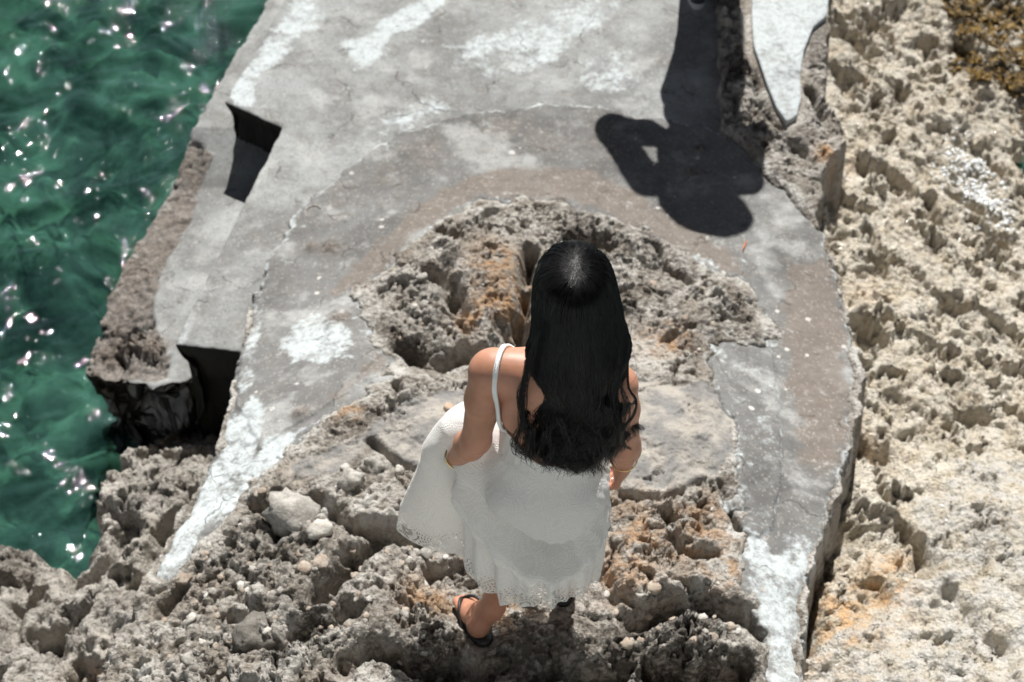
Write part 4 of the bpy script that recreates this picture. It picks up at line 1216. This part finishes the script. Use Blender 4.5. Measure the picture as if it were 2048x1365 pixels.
# plaited straps
def surf_push(p, off=.006, fld=BF):
    p = np.array(p, float)
    for _ in range(8):
        e = .004; g = np.array([fld.sample(p + dd) - fld.sample(p - dd) for dd in (V3(e, 0, 0), V3(0, e, 0), V3(0, 0, e))]); g = g / (np.linalg.norm(g) + 1e-9)
        p = p - g * (fld.sample(p) - off)
    return p
def strap(pts):
    pts = [np.array(p, float) for p in pts]
    t = np.linspace(0, len(pts) - 1, 90); P = []
    for q_ in t:
        i = min(int(q_), len(pts) - 2); f_ = q_ - i
        p0 = pts[max(i - 1, 0)]; p1 = pts[i]; p2 = pts[i + 1]; p3 = pts[min(i + 2, len(pts) - 1)]
        P.append(.5 * ((2 * p1) + (p2 - p0) * f_ + (2 * p0 - 5 * p1 + 4 * p2 - p3) * f_ ** 2 + (3 * p1 - p0 - 3 * p2 + p3) * f_ ** 3))
    P = np.array([p + (surf_push(p, .007, TB) - p) * min(1, i_ / 14) for i_, p in enumerate(P)])
    for _ in range(30): P[1:-1] = .25 * P[:-2] + .5 * P[1:-1] + .25 * P[2:]
    T = np.gradient(P, axis=0); T /= np.linalg.norm(T, axis=1)[:, None]
    L = np.concatenate([[0], np.cumsum(np.linalg.norm(np.diff(P, axis=0), axis=1))])
    G = []
    for p in P:
        e = .004; g = np.array([TB.sample(p + dd) - TB.sample(p - dd) for dd in (V3(e, 0, 0), V3(0, e, 0), V3(0, 0, e))]); G.append(g / (np.linalg.norm(g) + 1e-9))
    G = np.array(G); Lt = np.cross(T, G)
    fi = np.interp(np.arange(0, L[-1], .0016), L, np.arange(len(P)))
    def at_i(A): return np.stack([np.interp(fi, np.arange(len(P)), A[:, k_]) for k_ in range(3)], 1)
    Pi, Gi, Li = at_i(P), at_i(G), at_i(Lt); w_ = np.arange(len(fi)) * .0016 / .0125 * 2 * math.pi
    bs = [tube(Pi + Li * (.0042 * np.sin(w_ + q_))[:, None] + Gi * (.0022 * np.sin(2 * (w_ + q_)))[:, None], .0030, 6) for q_ in (0, 2.094, 4.189)]
    v, f = merge(bs)
    mesh_np('shoulder_strap', v, f, M_CORD, parent=dress, origin=WROOT)
iL = int(np.argmin(np.abs(DEG - 210))); iR = int(np.argmin(np.abs(DEG - 322)))
pL, pR = Pc[0][iL], Pc[0][iR]
strap([pL, (-.040, 1.838, 1.125), (-.046, 1.842, 1.19), (-.032, 1.885, 1.28), (-.018, 1.93, 1.29), (.01, 1.985, 1.22), (.02, 2.03, 1.15)])
strap([pR, (.222, 1.835, 1.13), (.215, 1.84, 1.20), (.185, 1.865, 1.28), (.175, 1.91, 1.29), (.165, 1.97, 1.22), (.155, 2.02, 1.15)])

# ------------------------------------------------------------------ hair
HZ = [1.56, 1.52, 1.47, 1.40, 1.30, 1.20, 1.10, 1.03, .97, .93]
HCX = [.135, .134, .134, .142, .150, .152, .146, .138, .134, .132]
HCY = [1.985, 1.980, 1.975, 1.950, 1.900, 1.880, 1.880, 1.880, 1.880, 1.880]
HRX = [.015, .060, .088, .098, .106, .110, .108, .100, .094, .085]
HRY = [.020, .080, .108, .110, .085, .075, .072, .070, .068, .066]
def hp(z, phi, off=0.0):
    cx = np.interp(z, HZ[::-1], HCX[::-1]); cy = np.interp(z, HZ[::-1], HCY[::-1]); rx = np.interp(z, HZ[::-1], HRX[::-1]); ry = np.interp(z, HZ[::-1], HRY[::-1])
    return V3(cx + (rx + off) * math.sin(phi), cy - (ry + off) * math.cos(phi), z)
HF = Field((-.02, 1.76, .95), (.32, 2.12, 1.60), .007)
HF.ell((.134, 1.972, 1.440), (.078, .097, .074), .02)
for z0, z1 in zip(np.arange(1.46, 1.11, -.03), np.arange(1.43, 1.08, -.03)):
    for ph in np.linspace(-1.25, 1.25, 7):
        a, b_ = hp(z0, ph, -.022), hp(z1, ph, -.022)
        HF.cone(a, b_, .017, .017 if z1 > 1.14 else .010, .02)
hv, hf = HF.mesh()
hair = mesh_np('hair', hv, hf, M_HAIRIN, parent=woman, origin=WROOT)
strands = []
NS = 6500
seg = 22
for i in range(NS):
    cl = rng.integers(0, 30)
    crng = np.random.default_rng(1000 + cl)
    cphi = -1.6 + 3.2 * ((cl * .618) % 1); cend = crng.uniform(.990, 1.12); cph = crng.uniform(0, 6.28); camp = crng.uniform(.014, .030); cw = crng.uniform(.10, .16)
    spread = rng.normal(0, .13)
    phi0 = rng.uniform(-3.14, 3.14) if i % 3 else cphi + spread * 1.6
    zend = (cend if i % 4 else rng.uniform(1.0, 1.12)) + rng.normal(0, .010)
    w0 = (rng.normal(0, .003), .004 + rng.normal(0, .012)); sw0 = rng.normal(0, .07); rng_j = rng.normal(0, .08)
    layer = -abs(rng.normal(0, .007)) + .003
    tt = np.linspace(0, 1, seg)
    P = np.zeros((seg, 3))
    # over the skull: from the whorl to the rim, then falling
    for j, t in enumerate(tt):
        if t < .22:
            a = t / .22; el = a * 1.5; zc = (1 - (el / 1.55) ** 3.0)
            rxs, rys, rzs = .089 + layer, .108 + layer, .072 + layer
            P[j] = V3(.134, 1.972, 1.458) + V3(w0[0], w0[1], 0) * (1 - a) + V3(rxs * math.sin(el) * math.sin(phi0 + sw0 * (1 - a)), -rys * math.sin(el) * math.cos(phi0 + sw0 * (1 - a)), rzs * zc)
        else:
            a = (t - .22) / .78
            z = 1.472 + (zend - 1.472) * a
            pl_ = np.clip(phi0, -1.6, 1.6) + rng_j
            ph = phi0 + (pl_ - phi0) * min(a / .22, 1) if a < .22 else pl_
            ph = ph + (cphi * .88 - ph) * (a ** 2.0) * .68
            p = hp(z, ph, layer)
            w = a ** 1.6
            wav = math.sin(2 * math.pi * (1.472 - z) / cw + cph)
            p = p + V3(wav * camp * w, -abs(math.cos(2 * math.pi * (1.472 - z) / cw + cph)) * camp * .6 * w, 0)
            sd = 1 if ph > 0 else -1
            p[0] += .017 * math.sin(2 * math.pi * (1.50 - z) / .125 + (0 if sd > 0 else 1.9)) * smooth(.1, .5, np.array(a)) * min(1, abs(ph))
            P[j] = p
    for ax in range(3):   # soften the joint between skull and fall
        P[1:-1, ax] = .25 * P[:-2, ax] + .5 * P[1:-1, ax] + .25 * P[2:, ax]
    # end curl
    cdir = 1 if (cl % 3) else -1
    for q_ in range(4):
        j = seg - 4 + q_; P[j] += V3(cdir * .004 * (q_ + 1) ** 1.3, -.0015 * (q_ + 1), .0015 * q_ ** 1.5)
    r0 = rng.uniform(.00055, .0010)
    strands.append((P, r0))
def flick(pts, r, n=1, jit=.003):
    pts = [np.array(p, float) for p in pts]
    for _ in range(n):
        js = [p + rng.normal(0, jit, 3) * (.3 + i / len(pts)) for i, p in enumerate(pts)]
        t = np.linspace(0, len(js) - 1, seg); P = []
        for q_ in t:
            i = min(int(q_), len(js) - 2); f_ = q_ - i
            p0 = js[max(i - 1, 0)]; p1 = js[i]; p2 = js[i + 1]; p3 = js[min(i + 2, len(js) - 1)]
            P.append(.5 * ((2 * p1) + (p2 - p0) * f_ + (2 * p0 - 5 * p1 + 4 * p2 - p3) * f_ ** 2 + (3 * p1 - p0 - 3 * p2 + p3) * f_ ** 3))
        strands.append((np.array(P), r))
def pxy(px, py, y): return at_y(px, py, y)
# locks that fall over the right shoulder and arm
flick([pxy(1258, 690, 1.86), pxy(1256, 770, 1.82), pxy(1272, 800, 1.80), pxy(1268, 830, 1.795), pxy(1244, 860, 1.795), pxy(1243, 885, 1.80), pxy(1262, 898, 1.81)], .0007, 26, .0022)
flick([pxy(1254, 690, 1.86), pxy(1240, 760, 1.81), pxy(1250, 800, 1.795), pxy(1254, 840, 1.795), pxy(1246, 860, 1.795)], .0005, 22, .005)
flick([pxy(1240, 740, 1.84), pxy(1228, 800, 1.81), pxy(1238, 850, 1.80), pxy(1222, 880, 1.80)], .0007, 60, .006)
# curled bottom tips lying over the dress edge
for px, py, dx in ((1040, 905, -12), (1062, 918, -8), (1085, 925, -14), (1100, 915, 6), (1130, 895, 14), (1180, 905, -8), (1188, 925, 8), (1205, 915, 12), (1222, 872, 10), (1150, 905, -10)):
    flick([pxy(px + (1140 - px) * .4, py - 150, 1.86), pxy(px + (1140 - px) * .2, py - 95, 1.84), pxy(px - dx * .6, py - 60, 1.805), pxy(px + dx * .7, py - 25, 1.80), pxy(px + dx * .2, py - 5, 1.797), pxy(px - dx * .9, py + 6, 1.797)], .0006, 34, .0075)
# left side wisps
flick([pxy(1078, 660, 1.87), pxy(1056, 740, 1.84), pxy(1043, 800, 1.825), pxy(1050, 850, 1.815), pxy(1070, 890, 1.81)], .0006, 60, .008)
for k_ in range(26):   # fly-away hairs
    s_ = 1 if rng.random() < .7 else -1
    x0 = 1150 + s_ * rng.uniform(60, 105); y0 = rng.uniform(560, 780)
    flick([pxy(x0 - s_ * 20, y0 - 60, 1.90), pxy(x0, y0, 1.87), pxy(x0 + s_ * rng.uniform(4, 26), y0 + rng.uniform(40, 90), 1.85), pxy(x0 + s_ * rng.uniform(-10, 14), y0 + rng.uniform(100, 150), 1.84)], .00028, 1, .002)
for k_ in range(14):
    x0 = rng.uniform(1110, 1200)
    flick([pxy(x0, 520, 1.98), pxy(x0 + rng.uniform(-10, 10), 503, 1.99), pxy(x0 + rng.uniform(-22, 22), 494 + rng.uniform(-4, 6), 2.0)], .00025, 1, .002)
# three-sided fibres, built in one go
npt = seg; AA = np.array([0, 2.094, 4.189])
PS = np.stack([s_[0] for s_ in strands]); RS_ = np.array([s_[1] for s_ in strands])
T = np.gradient(PS, axis=1); T /= np.linalg.norm(T, axis=2)[..., None] + 1e-9
ref = np.array((.31, .9, .3)); Nn = np.cross(T, ref); Nn /= np.linalg.norm(Nn, axis=2)[..., None] + 1e-9; Bn = np.cross(T, Nn)
taper = np.concatenate([np.linspace(.8, 1, 4), np.ones(seg - 10), np.linspace(1, .25, 6)])
R = RS_[:, None] * taper[None]
V = PS[:, :, None, :] + R[:, :, None, None] * (np.cos(AA)[None, None, :, None] * Nn[:, :, None, :] + np.sin(AA)[None, None, :, None] * Bn[:, :, None, :])
ns = len(strands)
idx = np.arange(ns * seg * 3).reshape(ns, seg, 3)
F = np.concatenate([np.stack([idx[:, :-1, k_], idx[:, :-1, (k_ + 1) % 3], idx[:, 1:, (k_ + 1) % 3], idx[:, 1:, k_]], -1).reshape(-1, 4) for k_ in range(3)])
mesh_np('hair_strands', V.reshape(-1, 3), F, M_HAIR, parent=hair, origin=WROOT)

# ------------------------------------------------------------------ the second person, just beyond the top of the frame
PX, PY, PZ0 = .945, 5.66, -0.6
proot = empty('person', (PX, PY, PZ0))
proot.scale = (1, 1, 1.07)
tag(proot, 'person in dark clothes on the platform, only a shoe tip and the long shadow show', 'person')
M_DARK = plain('dark_cloth', (0.03, 0.032, 0.04), .9)
M_NAVY = plain('dark_trousers', (0.025, 0.03, 0.045), .9)
M_SKIN2 = skin_material('light_skin', (0.5, 0.32, 0.24), (0.52, 0.28, 0.2))
M_SOLE = plain('white_shoe_rubber', (0.55, 0.54, 0.55), .6)
M_SHOE = plain('dark_canvas', (0.035, 0.036, 0.042), .85)
def local(F): return F.mesh()
o = V3(PX, PY, PZ0)
F2 = Field((PX - .3, PY - .3, PZ0 - .02), (PX + .3, PY + .3, PZ0 + 1.05), .012)
FEET = ((-.055, -.05), (.085, .02))
for (fx, fy), s in zip(FEET, (-1, 1)):
    F2.chain([o + (fx, fy, .06), o + (fx + .005, fy * .6 - .02, .46), o + (s * .080, 0, .90)], [.072, .085, .11], .03)
F2.ell(o + (0, 0, .90), (.17, .12, .11), .04)
v, f = F2.mesh(); mesh_np('trousers', v, f, M_NAVY, parent=proot, origin=o)
F2 = Field((PX - .6, PY - .4, PZ0 + .75), (PX + .4, PY + .35, PZ0 + 1.68), .012)
F2.ell(o + (.0, 0, 1.02), (.175, .13, .19), .04); F2.ell(o + (.02, 0, 1.34), (.215, .14, .25), .05)
F2.cone(o + (-.20, 0, 1.54), o + (.20, 0, 1.52), .075, .075, .05)
F2.chain([o + (-.24, 0, 1.53), o + (-.40, .0, 1.17)], [.075, .066], .04)        # upper arm held out, elbow bent
F2.chain([o + (-.40, 0, 1.17), o + (-.26, -.10, 1.09), o + (-.12, -.17, 1.08)], [.066, .058, .046], .04)
F2.chain([o + (.21, 0, 1.48), o + (.24, -.02, 1.22), o + (.14, -.16, 1.18)], [.058, .05, .042], .03)
v, f = F2.mesh(); mesh_np('jacket', v, f, M_DARK, parent=proot, origin=o)
def fist(p, d):
    global F2
    d = unit(np.array(d, float)); l = unit(np.cross(d, (0, 0, 1))); u = np.cross(l, d)
    F2 = Field(p - .16, p + .16, .006)
    F2.cone(p - d * .07, p, .033, .028, .02)
    F2.ell(p + d * .04, (.05, .042, .022), .015, axes=[d, u, l])
    for i_ in range(4):
        q0 = p + d * .075 + u * (.027 - .018 * i_); F2.chain([q0, q0 + d * .03 - l * .012, q0 + d * .03 - l * .035], [.0105, .010, .009], .006)
    F2.chain([p + d * .02 + u * .035, p + d * .05 + u * .052 - l * .012, p + d * .075 + u * .045 - l * .02], [.013, .012, .010], .008)
    v, f = F2.mesh(); mesh_np('hand', v, f, M_SKIN2, parent=proot, origin=o)
fist(o + (-.08, -.18, 1.085), (1, .1, .05))
fist(o + (.06, -.20, 1.18), (-1, 0, .1))
F2 = Field((PX - .2, PY - .3, PZ0 + 1.35), (PX + .2, PY + .3, PZ0 + 1.95), .010)
F2.cone(o + (0, 0, 1.50), o + (0, -.02, 1.62), .058, .055, .03)
h2 = o + (0, -.05, 1.66)
F2.ell(h2, (.078, .097, .115), .02); F2.ell(h2 + (0, -.05, -.06), (.055, .05, .06), .02); F2.cone(h2 + (0, -.095, .01), h2 + (0, -.118, -.03), .009, .015, .012)
for s in (-1, 1):
    F2.ell(h2 + (s * .078, .01, -.01), (.011, .024, .034), .008); F2.ell(h2 + (s * .032, -.09, .015), (.014, .009, .009), .006)
F2.cone(h2 + (-.022, -.1, -.06), h2 + (.022, -.1, -.06), .008, .008, .008)
v, f = F2.mesh(); mesh_np('body', v, f, M_SKIN2, parent=proot, origin=o)
F2 = Field((PX - .2, PY - .2, PZ0 + 1.5), (PX + .2, PY + .25, PZ0 + 1.9), .010)
F2.ell(h2 + (0, .018, .022), (.088, .095, .108), .02); F2.ell(h2 + (0, -.085, -.03), (.075, .05, .07), .02, cut=True)
v, f = F2.mesh(); mesh_np('short_hair', v, f, M_HAIRIN, parent=proot, origin=o)
F2 = Field((PX - .3, PY - .35, PZ0 + 1.55), (PX + .3, PY + .32, PZ0 + 1.95), .010)
F2.ell(h2 + (.02, .01, .03), (.21, .19, .022), .02, axes=[unit(V3(1, 0, .25)), V3(0, 1, 0), unit(V3(-.25, 0, 1))]); F2.ell(h2 + (0, .015, .08), (.10, .105, .075), .03)
v, f = F2.mesh(); mesh_np('sun_hat', v, f, plain('straw', (.45, .36, .22), .9), parent=proot, origin=o)
for fx, fy in FEET:
    sx = fx
    F2 = Field((PX + sx - .1, PY - .30, PZ0 - .01), (PX + sx + .1, PY + .19, PZ0 + .16), .006)
    p = o + (sx, fy, 0)
    F2.chain([p + (0, .05, .05), p + (0, -.06, .048), p + (0, -.125, .036)], [.042, .042, .036], .02); F2.cone(p + (0, .03, .05), p + (0, .03, .11), .045, .05, .03)
    v, f = F2.mesh(); v[:, 2] = np.maximum(v[:, 2], PZ0 + .014)
    sh = mesh_np('shoe', v, f, M_SHOE, parent=proot, origin=o)
    n = 36; R_ = []
    for i in range(n):
        a = 2 * math.pi * i / n; R_.append(p + (.047 * math.copysign(abs(math.cos(a)) ** .8, math.cos(a)), -.038 + .130 * math.sin(a), 0))
    R_ = np.array(R_); c = R_.mean(0); V = []; Fq = []
    for dz, s_ in ((.004, .97), (.008, 1.0), (.030, 1.0), (.034, .97), (.034, .80)): V += list(c + (R_ - c) * s_ + (0, 0, dz))
    for l in range(4):
        for i in range(n): Fq.append((l * n + i, l * n + (i + 1) % n, (l + 1) * n + (i + 1) % n, (l + 1) * n + i))
    mesh_np('sole', np.array(V), np.array(Fq), M_SOLE, parent=sh, origin=o)
#NEXT2#
# ------------------------------------------------------------------ stones, weed, foam
def stone_mesh(name, seed, flat=.75, sub=3, rough=.22):
    bm = bmesh.new(); bmesh.ops.create_icosphere(bm, subdivisions=sub, radius=1.0)
    r_ = np.random.default_rng(seed); pl = r_.normal(size=(9, 3)); pl /= np.linalg.norm(pl, axis=1)[:, None]; dd = r_.uniform(.62, .95, 9)
    for v in bm.verts:
        c = np.array(v.co); c /= np.linalg.norm(c)
        k_ = min([1.0] + [dd[i] / max(c @ pl[i], 1e-3) for i in range(9) if c @ pl[i] > .01])
        n_ = float(perlin(np.array([c[0] * 2.2 + seed]), np.array([c[1] * 2.2 + c[2] * 1.7]), seed)[0])
        n2_ = float(perlin(np.array([c[0] * 6 + seed]), np.array([c[1] * 6 + c[2] * 5]), seed + 3)[0])
        v.co = Vector(c * k_ * (1 + rough * n_ + rough * .35 * n2_))
        v.co.z *= flat
    me = bpy.data.meshes.new(name); bm.to_mesh(me); bm.free()
    for p in me.polygons: p.use_smooth = True
    return me
def stone_mat(name, c1, c2):
    m, nt, out = new_mat(name); N = NT(nt); tc = N.n('ShaderNodeTexCoord'); P = N.pos()
    c = N.mix(N.ramp(N.noise(P, 28.0, 5, .65), .35, .65), c1, c2)
    c = N.mix(N.ramp(N.noise(P, 120.0, 4, .7), .52, .7, 0, .6), c, tuple(x * .4 for x in c1))
    nt.links.new(N.pbsdf(c, .9, N.bump(N.noise(P, 90.0, 5, .7), .8, .008), Specular_IOR_Level=.25), out.inputs[0]); return m
SM = {'grey': stone_mat('grey_stone', (.29, .27, .24), (.45, .425, .385)), 'pale': stone_mat('pale_stone', (.46, .43, .38), (.58, .55, .50)),
      'orange': stone_mat('orange_stone', (.52, .36, .25), (.60, .46, .36)), 'dark': stone_mat('dark_stone', (.13, .12, .105), (.22, .20, .175)), 'clay': stone_mat('clay_stone', (.34, .27, .21), (.44, .38, .31)), 'brown': stone_mat('brown_stone', (.30, .24, .19), (.42, .36, .30))}
def loose(px, py, rpx, kind, label, seed, flat=.75, rz=0.0):
    p = on_base(px, py, base_up)
    dist_ = (CAM_Z - p[2]) / SP; r = rpx / FPX * dist_
    me = stone_mesh('loose_stone', seed, flat, 3, .22 if rpx < 13 else .27); me.materials.append(SM[kind])
    o_ = bpy.data.objects.new('loose_stone', me); col.objects.link(o_)
    o_.location = (p[0], p[1], max(rock_z(p[0], p[1]), p[2] - .02) + r * flat * .12); o_.scale = (r, r, r); o_.rotation_euler = (0, 0, rz)
    tag(o_, label, 'stone', 'loose stones on the rock')
loose(897, 817, 12, 'orange', 'small rounded orange pebble on the flat grey slab', 1)
loose(797, 941, 11, 'pale', 'white egg shaped pebble just left of the white skirt', 2, .8, .8)
loose(690, 936, 10, 'pale', 'small white pebble left of the grey cobbles above the rubble', 3)
loose(703, 965, 25, 'grey', 'upright grey cobble standing proud with dark shaded front', 4, 1.0)
loose(745, 932, 22, 'grey', 'pale grey cobble between the upright cobble and the flat slab', 5)
loose(587, 1035, 50, 'grey', 'biggest grey block among the rubble below the path tip', 6, .85)
loose(640, 1072, 24, 'pale', 'pale lump lying against the biggest grey block', 7)
loose(512, 1278, 42, 'dark', 'dark brown stone half buried at the lower left', 8, .8)
loose(1383, 678, 6, 'pale', 'upper of two tiny white pebbles right of the hair', 9)
loose(1396, 713, 5, 'pale', 'lower of two tiny white pebbles right of the hair', 10)
# clasts set in the rock, each a piece of the outcrop
protos = [stone_mesh('stone', 30 + i, .6, 2, .5) for i in range(6)]
kinds = ['grey', 'pale', 'brown', 'grey', 'brown', 'clay']
for i, me in enumerate(protos): me.materials.append(SM[kinds[i]])
cnt = 0
zones = [((270, 640), (980, 1330), 120), ((640, 960), (1090, 1330), 50), ((1200, 1480), (1010, 1330), 40), ((720, 1000), (470, 700), 28), ((1280, 1500), (560, 760), 22)]
for (xa, xb), (ya, yb), n in zones:
    for i in range(n):
        px, py = rng.uniform(xa, xb), rng.uniform(ya, yb)
        p = on_base(px, py, base_up)
        xx, yy = np.array([p[0]]), np.array([p[1]])
        if poly_sdf(path_poly, xx, yy)[0] > -.02 or poly_sdf(up_poly, xx, yy)[0] < .05: continue
        if min(np.hypot(p[0] - q[0], p[1] - q[1]) for q in (HEEL_L, TOE_L, HEEL_R, TOE_R, (HEEL_L + TOE_L) / 2)) < .11: continue
        r = rng.choice([.009, .012, .016, .022, .030], p=[.42, .32, .18, .07, .01]) * rng.uniform(.8, 1.2)
        o_ = bpy.data.objects.new('stone', protos[rng.integers(0, 6)]); col.objects.link(o_); o_.parent = rock
        o_.location = (p[0], p[1], rock_z(p[0], p[1]) - r * .12); o_.scale = (r * rng.uniform(.8, 1.3), r, r * rng.uniform(.7, 1.1))
        o_.rotation_euler = (rng.uniform(-.4, .4), rng.uniform(-.4, .4), rng.uniform(0, 6.28))
# golden brown weed on the wet rock, top right corner
LV, LFc = [], []
wc = on_base(2010, 70, base_right)
nb = 0
while nb < 8000:
    px, py = rng.uniform(1880, 2160), rng.uniform(-120, 215)
    if (px - 2060) ** 2 / 175 ** 2 + (py - 40) ** 2 / 165 ** 2 > 1 + .35 * float(perlin(np.array([px / 40]), np.array([py / 40]))[0]): continue
    p = on_base(px, py, base_right) if nb < 0 else at_z(px, py, -1.30)
    x, y = p[0], p[1]
    if float(perlin(np.array([x * 9]), np.array([y * 9]), 5)[0]) < -.18: continue
    z = shore_z(x, y)
    a = rng.uniform(0, 6.28); L = rng.uniform(.02, .06); w_ = rng.uniform(.004, .009)
    d = V3(math.cos(a), math.sin(a), rng.uniform(.1, .9)) * L; l = V3(-math.sin(a), math.cos(a), rng.uniform(-.4, .4)) * w_
    b0 = V3(x, y, z + .002); k0 = len(LV)
    LV += [b0 - l * .5, b0 + l * .5, b0 + d * .55 + l, b0 + d * .55 - l + (0, 0, .004), b0 + d - (0, 0, .006)]
    LFc += [(k0, k0 + 1, k0 + 2), (k0, k0 + 2, k0 + 3), (k0 + 3, k0 + 2, k0 + 4)]
    nb += 1
m, nt, out = new_mat('brown_seaweed'); N = NT(nt)
nn = N.noise(N.pos(), 22.0, 4, .6)
nt.links.new(N.pbsdf(N.mix(N.ramp(nn, .4, .62), (0.05, 0.032, 0.01), (0.25, 0.155, 0.04)), .5, None, Specular_IOR_Level=.3), out.inputs[0])
weed = mesh_np('seaweed', np.array(LV), np.array(LFc), m, smooth_shade=False)
tag(weed, 'golden brown seaweed matting the wet rock in the top right corner', 'seaweed', kind='stuff')
# white froth of the broken wave running off the rock
FV, FF = [], []
for i in range(900):
    t = rng.uniform(0, 1); px = 1905 + 95 * t + rng.normal(0, 26); py = 315 + 130 * t + rng.normal(0, 22)
    p = at_z(px, py, -1.2); z = shore_z(p[0], p[1]); p = at_z(px, py, z); z = shore_z(p[0], p[1])
    v, f = bead(V3(p[0], p[1], z + .002), rng.uniform(.003, .010)); FV.append(v); FF.append(f)
v, f = merge(list(zip(FV, FF)))
m, nt, out = new_mat('sea_froth'); N = NT(nt)
nt.links.new(N.pbsdf((.78, .80, .80), .2, None, Specular_IOR_Level=.6), out.inputs[0])
tag(mesh_np('sea_foam', v, f, m), 'white sea foam trickling over wet rock at the right edge', 'foam', kind='stuff')
# a dry orange leaf blade on the path
p = on_base(1488, 497, base_up); q0 = on_base(1483, 508, base_up); q1 = on_base(1493, 486, base_up)
d = unit(q1 - q0); l = unit(np.cross(d, (0, 0, 1))); L = np.linalg.norm(q1 - q0); V = []; F = []
for i in range(9):
    t = i / 8; c = q0 + d * L * t + V3(0, 0, .016 + .004 * math.sin(t * 3.1)); w_ = .0028 * math.sin(math.pi * (.06 + .9 * t))
    V += [c - l * w_ + (0, 0, .002), c - (0, 0, .001), c + l * w_ + (0, 0, .002)]
    if i: k0 = 3 * (i - 1); F += [(k0, k0 + 1, k0 + 4, k0 + 3), (k0 + 1, k0 + 2, k0 + 5, k0 + 4)]
tag(mesh_np('dry_leaf', np.array(V), np.array(F), plain('orange_leaf', (.55, .18, .06), .7)), 'narrow dry orange leaf lying on the grey path', 'leaf')
# lime ring left by a limpet on the path
p = on_base(628, 427, base_up)
P_ = [V3(p[0] + .036 * math.cos(a), p[1] + .036 * math.sin(a), p[2] + .013) for a in np.linspace(0, 6.2832, 41)]
v, f = tube(P_, .0045, 6); v[:, 2] = p[2] + .011 + (v[:, 2] - p[2] - .013) * .6
mesh_np('limpet_ring', v, f, SM['grey'], parent=path)
